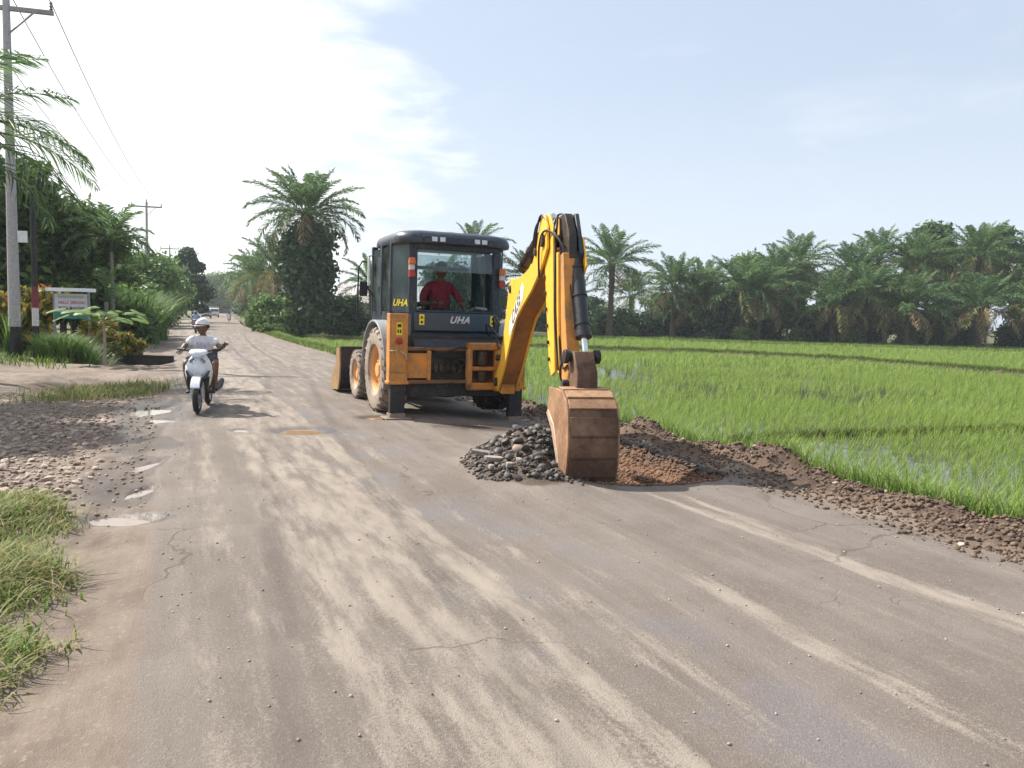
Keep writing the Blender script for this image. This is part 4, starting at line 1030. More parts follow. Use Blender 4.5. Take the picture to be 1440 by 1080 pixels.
def rider(loc, rz, label, shirt, shorts, capm, small=False, lift=True, hj=None):
    e = empty('person', loc, rz); tag(e, label, 'person')
    b0 = (0, -.78, .80)
    sk = [((0, -.82, .78), .155, .125), ((0, -.78, .96), .145, .11), ((0, -.73, 1.08), .16, .115), ((0, -.68, 1.17), .15, .10), ((0, -.66, 1.225), .065, .06),
          ((-.165, -.66, 1.165), .070, .07), ((-.235, -.58, 1.09), .068, .062), ((.165, -.66, 1.165), .070, .07), ((.245, -.58, 1.10), .068, .062)]
    skinned('shirt', sk, [(0, 1), (1, 2), (2, 3), (3, 4), (3, 5), (5, 6), (3, 7), (7, 8)], shirt, e)
    skinned('body', [((0, -.67, 1.19), .06), ((0, -.645, 1.26), .05), ((0, -.63, 1.31), .05)], chain(0, 3), SKIND, e)
    # viewer sees the front: +x is the rider's right, which lies to the left in the picture
    skinned('arm', [((.235, -.59, 1.10), .050), ((.285, -.47, 1.015), .040), ((.305, -.36, 1.01), .034), ((.285, -.29, 1.02), .026)], chain(0, 4), SKIND, e)
    hand(e, (.285, -.30, 1.015), (-.1, .9, -.1), (0, -.1, -1), SKIND)
    if lift:
        skinned('arm', [((-.225, -.59, 1.10), .050), ((-.29, -.50, 1.05), .042), ((-.34, -.38, 1.075), .034), ((-.365, -.30, 1.085), .027)], chain(0, 4), SKIND, e)
        hand(e, (-.365, -.30, 1.085), (-.3, .6, .5), (.2, .4, -.9), SKIND, 1., 1.1)
    else:
        skinned('arm', [((-.235, -.59, 1.10), .050), ((-.285, -.47, 1.015), .040), ((-.305, -.36, 1.01), .034), ((-.285, -.29, 1.02), .026)], chain(0, 4), SKIND, e)
        hand(e, (-.285, -.30, 1.015), (.1, .9, -.1), (0, -.1, -1), SKIND)
    skinned('shorts', [((0, -.82, .86), .15, .12), ((-.12, -.68, .85), .095), ((-.20, -.46, .84), .082), ((.12, -.68, .85), .095), ((.20, -.46, .84), .082)], [(0, 1), (1, 2), (0, 3), (3, 4)], shorts, e)
    for sx in (-1, 1):
        skinned('leg', [((sx*.20, -.50, .83), .068), ((sx*.215, -.38, .81), .062), ((sx*.21, -.40, .66), .055), ((sx*.19, -.46, .48), .045), ((sx*.18, -.48, .38), .034)], chain(0, 5), SKIND, e)
        skinned('sandal', [((sx*.18, -.50, .355), .035), ((sx*.185, -.40, .35), .038, .026), ((sx*.19, -.32, .345), .036, .02)], chain(0, 3), BLK, e)
    head(e, (0, -.60, 1.385), .112, pi-.80 if not hj else pi, radians(-4), SKIND, HAIR, capm)
    if hj:
        m = MB(); rings = []
        for (z, rx, ry, yo) in ((1.53, .03, .03, 0), (1.51, .09, .10, 0), (1.44, .125, .135, -.01), (1.34, .13, .13, -.02), (1.25, .17, .15, -.05), (1.12, .25, .20, -.06), (.98, .28, .22, -.07)):
            rings.append([m.b.verts.new((rx*cos(2*pi*k/18), -.64+yo+ry*sin(2*pi*k/18)*(1 if sin(2*pi*k/18) < 0 or z < 1.3 else .75), z)) for k in range(18)])
        for i in range(len(rings)-1):
            for k in range(18): m._f([rings[i][k], rings[i][(k+1) % 18], rings[i+1][(k+1) % 18], rings[i+1][k]])
        m.build('headscarf', hj, e, smooth=60)
    return e
WPAINT = plain('white_scooter_paint', (.72, .76, .82), .22)
WSHIRT = cloth('white_tshirt', (.82, .81, .87)); WCAP = cloth('white_cap', (.80, .80, .82)); SHO = cloth('dark_shorts', (.06, .06, .085))
SCA = radians(194.5); s1 = (-4.84, 11.76, hz_at(-4.84, 11.76)+.005)
scooter(s1, SCA, 'white motor scooter ridden towards the camera beside the muddy puddle', WPAINT)
rd = rider((s1[0], s1[1], s1[2]-.06), SCA, 'rider in a white cap and white t-shirt on the nearest scooter', WSHIRT, SHO, WCAP)
m = MB()
for k, (x0, wd) in enumerate(((-.10, .03), (-.06, .025), (-.025, .035), (.02, .025), (.055, .04))): m.box(x0, x0+wd, -.606, -.602, 1.085, 1.125)
m.box(-.09, .085, -.606, -.602, 1.055, 1.065); m.build('shirt_print', plain('faded_print', (.45, .43, .60), .8), rd)
s2 = (-21.5, 52., .0); a2 = radians(200)
scooter((s2[0], s2[1], hz_at(s2[0], s2[1])), a2, 'motor scooter far up the road just behind the white-capped rider', plain('pale_red_paint', (.35, .22, .25), .3))
rider((s2[0], s2[1], hz_at(s2[0], s2[1])), a2, 'rider in a long blue-grey headscarf behind the white-capped rider', cloth('dark_top', (.04, .05, .08)), SHO, None, lift=False, hj=cloth('scarf', (.34, .46, .66)))
s3 = (-40.3, 109., .0)
scooter((s3[0], s3[1], hz_at(s3[0], s3[1])), a2, 'small pale motorbike far off near the right edge of the road', WPAINT)
rider((s3[0], s3[1], hz_at(s3[0], s3[1])), a2, 'tiny dark-haired rider on the far motorbike at the right of the road', cloth('grey_top', (.45, .5, .52)), SHO, None, lift=False)

# ------------------------------------------------------------------ far vehicles
def box_vehicle(name, loc, rz, label, cat, body_c, W, L, Hh, truck):
    e = empty(name, loc, rz); tag(e, label, cat)
    bm = worn(name+'_paint', body_c, (.3, .25, .2), .3, .35)
    gl = plain('vehicle_glass', (.03, .035, .045), .08)
    m = MB()
    if truck:
        m.prism([(0, .45), (0, 1.25), (.28, 1.95), (1.5, 2.05), (1.5, .45)], -W/2, W/2, lambda a, b, w: (w, -a, b)); m.build('body', bm, e, .05)
        m = MB(); m.box(-W/2-.02, W/2+.02, -L, -1.6, .75, Hh); m.build('load_body', worn('load_grey', (.42, .40, .36), (.3, .25, .2), .4), e, .02)
        m = MB(); m.prism([(.06, 1.30), (.27, 1.86), (.25, 1.88), (.03, 1.32)], -W/2+.12, W/2-.12, lambda a, b, w: (w, -a+.015, b)); m.build('windscreen', gl, e)
    else:
        m.prism([(0, .35), (-.02, .80), (.75, .98), (1.35, 1.55), (1.7, 1.70), (3.6, 1.72), (4.3, 1.05), (4.35, .40)], -W/2, W/2, lambda a, b, w: (w, -a, b)); m.build('body', bm, e, .07)
        m = MB(); m.prism([(.86, 1.02), (1.36, 1.50), (1.33, 1.54), (.82, 1.04)], -W/2+.14, W/2-.14, lambda a, b, w: (w, -a+.01, b)); m.build('windscreen', gl, e)
        m = MB(); m.box(-W/2-.005, W/2+.005, -3.3, -1.7, 1.1, 1.52); m.build('side_window', gl, e)
    for sx in (-1, 1):
        m = MB(); m.box(sx*(W/2-.22)-.13, sx*(W/2-.22)+.13, -.04, .03, .62, .80); m.build('headlight', LENS, e, .02)
        for yy in (-.85, -L+.9):
            wv = MB(); wv.lathe([(.20, -.09), (.32, -.10), (.34, 0), (.32, .10), (.20, .09), (.0, .08)], (sx*(W/2-.10), yy, .34), (1, 0, 0), 20); wv.build('wheel', TYRE, e)
    m = MB(); m.box(-W/2+.02, W/2-.02, -.02, .08, .38, .58); m.box(-.35, .35, -.03, .05, .66, .78); m.build('bumper', BLK, e, .02)
    m = MB(); m.box(-.24, .24, .082, .095, .42, .52); m.build('number_plate', plain('plate', (.1, .1, .1), .4), e)
    for sx in (-1, 1):
        m = MB(); m.box(sx*(W/2+.12)-.08, sx*(W/2+.12)+.08, -1.05, -.97, 1.15 if truck is False else 1.4, 1.35 if truck is False else 1.65); m.build('wing_mirror', BLK, e, .01)
    return e
box_vehicle('parked_car', (-58.6, 147, 0), radians(203), 'dark people carrier coming up the left of the road', 'car', (.035, .04, .06), 1.75, 4.35, 1.72, False)
box_vehicle('cargo_truck', (-66.8, 172, 0), radians(203), 'pale light truck farthest away on the road', 'truck', (.62, .64, .62), 1.9, 5.2, 2.35, True)

# ================================================================== stones and spoil
stone_protos = [rock_mesh(k, .72, .16, 1) for k in range(10)]
for me in stone_protos: me.materials.append(M_DARKSTONE)
def scatter_parts(parent, pts, sizes, protos, mat=None, name='stone', slot=None, flatz=1.):
    for i, (p, s) in enumerate(zip(pts, sizes)):
        o = bpy.data.objects.new(name, protos[i % len(protos)]); COL.objects.link(o)
        o.location = p; o.scale = (s, s, s*flatz); o.rotation_euler = (random.uniform(-.5, .5), random.uniform(-.5, .5), random.uniform(0, 6.28))
        if parent: o.parent = parent
        if slot is not None: o.material_slots[0].link = 'OBJECT'; o.material_slots[0].material = slot(i)
pile = empty('rubble_heap', (.1, 8.4, 0)); tag(pile, 'dark heap of dug-up wet stones left of the rusty bucket', 'rubble')
def in_pile(x, y):
    return ((x-.24)/.54)**2+((y-8.4)/1.0)**2
pp = []; sz = []
rr = random.Random(3); tries = 0
while len(pp) < 290 and tries < 60000:
    tries += 1
    x = rr.uniform(-.75, .95); y = rr.uniform(7.25, 10.2); q = in_pile(x, y)
    if q > 1.45+.25*rr.random(): continue
    if y > 8.9 and rr.random() < .55: continue
    s = (.052+.09*rr.random()**1.6)*(1.0 if q < 1 else .8)
    if any((x-a)**2+(y-b)**2 < (.36*(s+s2_))**2 for (a, b, _), s2_ in zip(pp, sz)): continue
    pp.append((x, y, hz_at(x, y)+s*.22)); sz.append(s)
X0 = pile.location
scatter_parts(pile, [(a-X0[0], b-X0[1], c) for a, b, c in pp], sz, stone_protos, slot=lambda i: M_PALESTONE if i in (11, 47, 120) else (M_COBBLE if i % 37 == 5 else M_DARKSTONE))
# finer rubble between them
def scat(n, fn, lo, hi, seed):
    r = np.random.default_rng(seed); P = fn(r, n); s = lo+(hi-lo)*r.random(len(P))**2
    z = height(P[:, 0], P[:, 1])
    return np.column_stack([P, z+s*.15]), s
def f_pile(r, n):
    P = np.column_stack([r.uniform(-.85, 1.0, n*3), r.uniform(7.25, 10.3, n*3)]); q = in_pile(P[:, 0], P[:, 1]); return P[q < 1.75+.4*r.random(len(P))][:n]
P, s = scat(2600, f_pile, .018, .05, 1)
o = link('small_rubble', rocks_mesh('small_rubble', P-np.array([.1, 8.4, 0]), s, .8, 1), pile, [joined_stone_mat('rubble_fines', (.028, .023, .021), (.12, .095, .08))]); o['kind'] = 'stuff'
# broken asphalt slabs on the heap
slabm = worn('asphalt_slab', (.20, .18, .17), (.33, .28, .24), .5, .8, scale=6, bmp=.01); slabp = worn('pale_slab', (.34, .30, .26), (.2, .16, .12), .6, .8, scale=6)
for (x, y, L, W, rz, rx, mt_) in ((.0, 9.55, .34, .2, .5, .25, slabp), (-.26, 8.2, .42, .09, -.1, .1, slabm), (-.16, 7.75, .22, .10, .3, .15, slabp), (-.18, 7.5, .10, .06, 1.2, .2, slabp), (.15, 9.45, .5, .16, .15, .3, slabm), (.0, 7.46, .12, .07, .9, .1, slabp)):
    m = MB(); r5 = random.Random(int(x*100)+50)
    P = [(L/2*cos(a)*r5.uniform(.8, 1.1), W/2*sin(a)*r5.uniform(.8, 1.1)) for a in [k*2*pi/7 for k in range(7)]]
    m.prism(P, -.022, .022, I3); ob = m.build('slab', mt_, pile, .006)
    ob.location = (x-X0[0], y-X0[1], hz_at(x, y)+.05); ob.rotation_euler = (rx, .1, rz)
# pit soil
def f_pit(r, n):
    P = np.column_stack([r.uniform(.2, 2.4, n*3), r.uniform(7.3, 10, n*3)]); d = poly_d(P[:, 0], P[:, 1], PIT); return P[(d < .03) & (P[:, 0] > .85)][:n]
P, s = scat(5200, f_pit, .014, .05, 2)
tag(link('pit_soil', rocks_mesh('pit_soil', P, s, .8, 2), None, [joined_stone_mat('red_soil_crumbs', (.085, .045, .028), (.25, .135, .075), .9)]), 'reddish brown crumbled soil filling the dug pit right of the bucket', 'soil', kind='stuff')
# black asphalt chunks along the broken rim
pr = []; sr_ = []
for k in range(60):
    t = k/59; x = 2.26-.80*t+random.uniform(-.05, .05); y = 7.92+2.0*t+random.uniform(-.05, .05); s = random.uniform(.04, .10); pr.append((x, y, hz_at(x, y)+.01)); sr_.append(s)
rimo = empty('broken_asphalt_edge', (1.85, 8.9, 0)); tag(rimo, 'ragged black asphalt edge along the far side of the pit', 'asphalt edge')
blackm = stone_mat('black_asphalt', (.02, .02, .022), (.075, .07, .07), .7)
scatter_parts(rimo, [(a-1.85, b-8.9, c) for a, b, c in pr], sr_, [rock_mesh(60+k, .6, .28, 1) for k in range(5)], name='asphalt_chunk', slot=None)
for o in rimo.children:
    if not o.data.materials: o.data.materials.append(blackm)
# spoil berm: clods (things of the berm) and crumbs
berm = bpy.data.objects['soil_berm']
clod_p = [rock_mesh(80+k, .7, .3, 1) for k in range(7)]
for me in clod_p: me.materials.append(M_CLOD)
pts = []; szs = []
for k in range(260):
    t = 3.2+15*random.random()**1.3; s_ = random.gauss(6.1, .36)
    if not 5.4 < s_ < 6.8: continue
    x = s_*CT-t*ST; y = s_*ST+t*CT; z_ = random.uniform(.03, .095)*(1 if random.random() > .08 else 1.5); pts.append((x, y, hz_at(x, y)+z_*.12)); szs.append(z_)
scatter_parts(berm, pts, szs, clod_p, name='clod', slot=lambda i: M_COBBLE if i % 15 == 0 else (M_PALESTONE if i % 41 == 7 else M_CLOD))
def f_berm(r, n):
    t = 2.5+22*r.random(n)**1.4; s_ = r.normal(6.05, .42, n); k = (s_ > 5.2) & (s_ < 6.9); t = t[k]; s_ = s_[k]
    return np.column_stack([s_*CT-t*ST, s_*ST+t*CT])
P, s = scat(17000, f_berm, .010, .055, 3)
o = link('soil_crumbs', rocks_mesh('soil_crumbs', P, s, .8, 3), berm, [joined_stone_mat('berm_crumbs', (.05, .032, .022), (.20, .14, .10), .9)]); o['kind'] = 'stuff'
# cobbled side entrance on the left
verge = bpy.data.objects['dirt_verge']
cob_p = [rock_mesh(120+k, .55, .12, 1) for k in range(8)]
for me in cob_p: me.materials.append(M_COBBLE)
def cob_ok(x, y):
    s_ = x*CT+y*ST
    return -4.6 < s_ < -.75 and 5.9+.35*(s_+.7) < y < 11.5
pts = []; szs = []; tries = 0
while len(pts) < 295 and tries < 90000:
    tries += 1
    y = 5.9+5.2*random.random(); x = random.uniform(-8.5, -3.2)
    if not cob_ok(x, y) or abs(x/y) > .70: continue
    s = random.uniform(.055, .125)
    if any((x-a)**2+(y-b)**2 < (.42*(s+q))**2 for (a, b, _), q in zip(pts, szs)): continue
    pts.append((x, y, hz_at(x, y)+s*.06)); szs.append(s)
scatter_parts(verge, pts, szs, cob_p, name='cobble')
def f_cob(r, n):
    P = np.column_stack([r.uniform(-11, -2.6, n*3), r.uniform(3.5, 14, n*3)]); s_, t_ = st(P[:, 0], P[:, 1])
    k = (s_ < -.25) & (s_ > -6) & (r.random(len(P)) < np.where(s_ > -.9, .25, 1.)*np.where(P[:, 1] < 5.9, .18, 1)); return P[k][:n]
P, s = scat(15000, f_cob, .012, .055, 5)
o = link('pebbles', rocks_mesh('pebbles', P, s, .55, 5), verge, [joined_stone_mat('verge_pebbles', (.16, .12, .092), (.42, .335, .27), .85)]); o['kind'] = 'stuff'
# loose chips on the road
roado = bpy.data.objects['road']
def f_road(r, n):
    t = 1.5+14*r.random(n)**1.2; s_ = r.uniform(-.1, 5.5, n); P = np.column_stack([s_*CT-t*ST, s_*ST+t*CT]); k = (np.abs(P[:, 0]/P[:, 1]) < 1) & (r.random(n) < .35+.65*ss(s_, 4.6, 5.4)+.5*ss(-s_, -.5, .1)); return P[k]
P, s = scat(2600, f_road, .006, .022, 6)
o = link('chippings', rocks_mesh('chippings', P, s, .7, 6), roado, [joined_stone_mat('road_chips', (.14, .11, .095), (.46, .40, .35), .8)]); o['kind'] = 'stuff'

# ================================================================== vegetation
G_RICE = leafm('rice_leaf', (.185, .30, .05), (.30, .41, .10), (.42, .40, .18), .5, .55, .12)
G_GRASS = leafm('grass_leaf', (.07, .14, .025), (.17, .26, .05), (.42, .36, .18), .4, .55, .5)
G_DRYG = leafm('dry_grass_leaf', (.12, .19, .04), (.36, .31, .14), (.52, .43, .26), .35, .6, 2.2)
G_PALM = leafm('palm_leaflet', (.040, .100, .042), (.18, .27, .10), None, .42, .5, .5)
G_PALMD = leafm('palm_leaflet_dry', (.20, .145, .07), (.40, .31, .17), None, .3, .7, .5)
G_PALMY = leafm('palm_leaflet_yellow', (.12, .16, .05), (.27, .27, .10), None, .3, .6, .5)
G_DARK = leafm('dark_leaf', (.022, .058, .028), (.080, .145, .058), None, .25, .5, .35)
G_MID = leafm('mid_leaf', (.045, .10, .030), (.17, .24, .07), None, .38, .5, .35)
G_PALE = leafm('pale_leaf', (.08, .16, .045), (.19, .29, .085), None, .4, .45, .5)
G_YEL = leafm('croton_leaf', (.09, .14, .035), (.36, .28, .06), (.50, .12, .04), .35, .45, 1.)
BARK = worn('bark', (.11, .085, .065), (.20, .17, .14), .5, .9, scale=5, bmp=.02)
PBARK = worn('palm_bark', (.10, .08, .06), (.05, .05, .03), .5, .95, scale=4, bmp=.04)

def blades(P, h, w, lean, seed, seg=3, spreadn=1):
    """curved blades rooted at P; returns V, F, rnd"""
    r = np.random.default_rng(seed); n = len(P); a = r.uniform(0, 2*pi, n); d = np.column_stack([np.cos(a), np.sin(a)])
    pr = np.column_stack([-d[:, 1], d[:, 0]]); hh = h*(.6+.5*r.random(n)); ll = lean*hh*(.3+r.random(n))
    V = []
    for k in range(seg+1):
        t = k/seg; c = P[:, :2]+d*(ll*t**1.9)[:, None]; z = P[:, 2]+hh*(t-.28*lean*t**3); ww = (w*(1-t**1.6)+.001)*.5
        V.append(np.column_stack([c-pr*ww[:, None] if np.ndim(ww) else c-pr*ww, z])); V.append(np.column_stack([c+pr*ww, z]))
    V = np.stack(V, 1).reshape(-1, 3); m = 2*(seg+1)
    F = [];
    base = np.arange(n)[:, None]*m
    for k in range(seg): F.append(np.column_stack([base+2*k, base+2*k+1, base+2*k+3, base+2*k+2]))
    F = np.stack(F, 1).reshape(-1, 4)
    return V, F, np.repeat(r.random(n), m)
def blade_obj(name, P, h, w, lean, seed, mat, seg=3, parent=None):
    V, F, rn = blades(P, h, w, lean, seed, seg)
    return link(name, np_mesh(name, V, F, True, dict(rnd=rn)), parent, [mat])
def clump_pts(C, per, rad, seed):
    r = np.random.default_rng(seed); n = len(C)*per
    a = r.uniform(0, 2*pi, n); q = rad*np.sqrt(r.random(n)); P = np.repeat(C, per, 0).copy(); P[:, 0] += q*np.cos(a); P[:, 1] += q*np.sin(a); return P
# rice in the paddies, planted clump by clump, coarser with distance
def rice(y0, y1, x0, x1, sp, per, h, w, seed, seg):
    r = np.random.default_rng(seed); gx, gy = np.meshgrid(np.arange(x0, x1, sp), np.arange(y0, y1, sp)); x = gx.ravel()+r.normal(0, sp*.22, gx.size); y = gy.ravel()+r.normal(0, sp*.22, gx.size)
    s_, t_ = st(x, y); k = (s_+.2*fbm(x, y, 2, 33) > 6.92) & (y < yb(x)-.5) & (x/np.maximum(y, .1) < 1.0) & (x/np.maximum(y, .1) > -1)
    for B, wd in ((BUND_FAR, .5), (BUND_NEAR, .09), (BUND_BACK, .55)): k &= seg_d(x, y, B) > wd*.8
    open_ = fbm(x*.16, y*.16, 3, 77)+.35*np.exp(-(((x-4.3)/1.0)**2+((y-30)/3.5)**2))*1.6+.9*np.exp(-(((x-3.8)/.5)**2+((y-13.3)/.5)**2))+.6*np.exp(-(((x-12)/1.6)**2+((y-30)/2.)**2))+.6*np.exp(-(((x-9.2)/.6)**2+((y-23)/1.)**2))
    k &= r.random(len(x)) > np.maximum(np.maximum(ss(open_, .2, .5)*.6, ss(open_, .45, .7)*.96), .25*ss(fbm(x*.5, y*.5, 3, 79), 0., .2))
    x = x[k]; y = y[k]; z = np.full(len(x), -.52)
    C = np.column_stack([x, y, z]); P = clump_pts(C, per, sp*.30, seed+1)
    hv = 1+.22*fbm(P[:, 0]*.15, P[:, 1]*.15, 3, 78)*2
    V, F, rn = blades(P, h*hv, w, .55, seed+2, seg); return V, F, rn
parts = [rice(5, 20, 1, 22, .16, 9, .28, .008, 100, 3), rice(20, 36, -8, 36, .24, 8, .30, .013, 103, 2), rice(36, 62, -22, 60, .42, 7, .38, .030, 106, 2), rice(62, 114, -45, 105, .70, 7, .46, .06, 109, 1)]
V = []; F = []; R_ = []; off = 0
for v, f, r_n in parts: V.append(v); F.append(f+off); R_.append(r_n); off += len(v)
tag(link('rice', np_mesh('rice', np.concatenate(V), np.concatenate(F), True, dict(rnd=np.concatenate(R_))), None, [G_RICE]), 'bright green young rice standing in the flooded paddy fields', 'rice', kind='stuff')
# grass on the bunds and on the slope below the berm
def f_line(B, n, wd, seed):
    r = np.random.default_rng(seed); B = np.array(B); L = np.hypot(*(B[1:]-B[:-1]).T); i = r.choice(len(L), n, p=L/L.sum()); t = r.random(n); P = B[i]+(B[i+1]-B[i])*t[:, None]; P = P+r.normal(0, wd, (n, 2)); return np.column_stack([P, height(P[:, 0], P[:, 1])-.02])
P = np.concatenate([f_line(BUND_FAR, 26000, .30, 1), f_line(BUND_NEAR, 7000, .09, 2)])
tag(blade_obj('bund_grass', P, .26, .022, .6, 5, leafm('bund_leaf', (.07, .11, .025), (.15, .20, .05), (.3, .22, .1), .3, .6, .6), 2), 'low dull grass along the mud banks between the paddies', 'grass', kind='stuff')
P = f_line(BUND_BACK, 20000, .45, 3)
tag(blade_obj('bund_grass', P, .35, .05, .6, 6, G_GRASS, 1), 'yellowish grass along the far mud bank', 'grass', kind='stuff')
r = np.random.default_rng(9); n = 42000; t = 2+60*r.random(n)**1.7; s_ = r.normal(6.78, .24, n); x = s_*CT-t*ST; y = s_*ST+t*CT; k = (s_ > 6.42)&(y > 1); x = x[k]; y = y[k]
P = np.column_stack([x, y, height(x, y)-.02]); hv = (.22+.2*(vn(t[k]*1.1, t[k]*0, 5)+.5))
tag(blade_obj('verge_grass', P, hv, .012, .7, 8, leafm('lush_leaf', (.13, .23, .045), (.24, .34, .08), (.38, .35, .17), .42, .5, .8), 3), 'lush grass on the slope between the spoil and the rice', 'grass', kind='stuff')
# right verge farther up the road
n = 16000; t = 20+70*r.random(n); s_ = r.uniform(5.7, 7.4, n); sh = np.interp(t*CT, [0, 45, 85, 155], [0, 0, 1.2, 4.9]); s_ = s_+sh
x = s_*CT-t*ST; y = s_*ST+t*CT; P = np.column_stack([x, y, height(x, y)])
tag(blade_obj('roadside_grass', P, .20, .03, .6, 9, G_GRASS, 2), 'short grass along the right edge of the road beyond the loader', 'grass', kind='stuff')
# left: near foreground clumps
def region(n, fn, x0, x1, y0, y1, seed):
    r = np.random.default_rng(seed); x = r.uniform(x0, x1, n); y = r.uniform(y0, y1, n); k = fn(x, y, r); return np.column_stack([x[k], y[k], height(x[k], y[k])-.01])
def near_mask(x, y, r):
    edge = np.interp(y, [1.5, 2.8, 3.6, 4.6, 5.3, 5.9, 6.3], [-1.25, -1.85, -2.05, -2.60, -3.05, -3.30, -3.9]); d = edge-x
    m = fbm(x*1.6, y*1.6, 3, 91); dens = ss(d+m*.35, .0, .4)*np.interp(y, [2.0, 2.9, 3.2], [.25, .5, 1])*(.55+ss(m, -.25, .15))
    return (r.random(len(x)) < dens)
P = region(56000, near_mask, -7.2, -1.2, 1.8, 6.4, 21)
hv = .07+.19*(fbm(P[:, 0]*1.8, P[:, 1]*1.8, 3, 92)+.5)
tag(blade_obj('weedy_grass', P, hv, .009, 1.2, 22, G_DRYG, 4), 'weedy green and straw-coloured grass in the bottom left corner of the photo', 'grass', kind='stuff')
P = region(6000, lambda x, y, r: near_mask(x, y, r)*(r.random(len(x)) < .6), -7., -1.4, 2.0, 6.2, 23)
tag(blade_obj('broad_weeds', P, .13, .018, 1.1, 24, G_GRASS, 4), 'broader leaved weeds among the grass at the lower left', 'weeds', kind='stuff')
def patch(cx, cy, rx, ry): return lambda x, y, r: (r.random(len(x)) < np.exp(-(((x-cx)/rx)**2+((y-cy)/ry)**2)**1.5)*1.1)
P = region(14000, patch(-7.7, 14.5, .75, 1.5), -11, -6, 11.5, 18, 25)
tag(blade_obj('straw_grass', P, .27, .016, .9, 26, G_DRYG, 3), 'yellow-green grass island between the stony entrance and the road', 'grass', kind='stuff')
P = region(15000, lambda x, y, r: (r.random(len(x)) < .6*ss(-(x*CT+y*ST)+fbm(x, y, 2, 7), 2.2, 3.2)), -25, -9, 20, 34, 27)
tag(blade_obj('ditch_grass', P, .30, .03, .8, 28, G_GRASS, 2), 'rough grass round the roadside ditch on the left', 'grass', kind='stuff')
P = region(8000, lambda x, y, r: (r.random(len(x)) < .7*ss(-st(x, y)[0], .35, 1.1)*ss(3.2+st(x, y)[0], 0, 1)), -60, -9, 30, 90, 29)
tag(blade_obj('roadside_grass', P, .22, .04, .7, 30, G_GRASS, 2), 'thin grass along the left edge of the distant road', 'grass', kind='stuff')

# leaf cards through a set of blobs
def leaf_cloud(blobs, n, size, seed, elong=1.8, shell=.55):
    """blobs of (x, y, z, rx, ry, rz)"""
    r = np.random.default_rng(seed); B = np.array(blobs, dtype=float); vol = (B[:, 3]*B[:, 4]*B[:, 5])**.7
    i = r.choice(len(B), n, p=vol/vol.sum()); d = r.normal(size=(n, 3)); d /= np.linalg.norm(d, axis=1)[:, None]
    rad = shell+(1-shell)*r.random(n)**.6; rad *= 1+.26*r.normal(size=n)
    C = B[i, :3]+d*B[i, 3:]*rad[:, None]
    u = r.normal(size=(n, 3)); u /= np.linalg.norm(u, axis=1)[:, None]; nrm = d*.7+r.normal(size=(n, 3))*.6+np.array([0, 0, .35]); v = np.cross(u, nrm); v /= np.linalg.norm(v, axis=1)[:, None]; u = np.cross(nrm, v); u /= np.linalg.norm(u, axis=1)[:, None]
    s = size*(.6+.8*r.random(n))[:, None]
    V = np.stack([C-u*s*elong*.5, C+v*s*.5-u*s*.1, C+u*s*elong*.5, C-v*s*.5-u*s*.1], 1).reshape(-1, 3)
    F = np.arange(4*n).reshape(-1, 4)
    return V, F, np.repeat(r.random(n), 4)
def blobset(h, w, seed, n=9, base=.3, lean=0.):
    r = random.Random(seed); out = []
    for k in range(n):
        z = h*(base+(1-base)*(k+.5)/n); q = w*.5*sqrt(max(.15, 1-((z/h-.55)/.55)**2)); a = k*2.4+r.uniform(-.5, .5); d = q*r.uniform(.25, .75)
        rr_ = w*r.uniform(.11, .24); out.append((d*cos(a)+lean*z, d*sin(a), min(z, h-rr_*.7), rr_*1.15, rr_*1.15, rr_*.85))
    return out
def make_tree(name, h, w, mat, seed, leaves, lsize, base=.3, trunk_r=.16, lean=0., n=9, dead_tips=False):
    e = empty(name); bl = blobset(h, w, seed, n, base, lean)
    V, F, rn = leaf_cloud(bl, leaves, lsize, seed); link('crown', np_mesh('crown', V, F, False, dict(rnd=rn)), e, [mat])
    t = MB(); th = h*(base+.35)
    t.tube([(0, 0, -.3), (.05+lean*th*.3, 0, th*.4), (lean*th, .05, th)], [trunk_r*1.3, trunk_r, trunk_r*.5], 9)
    for b in bl[::2]: t.tube([(lean*b[2]*.6, 0, b[2]*.55), ((b[0]+lean*b[2]*.6)*.6, b[1]*.6, b[2]*.85), (b[0], b[1], b[2])], [trunk_r*.45, trunk_r*.3, trunk_r*.1], 6)
    t.build('trunk', BARK, e); return e

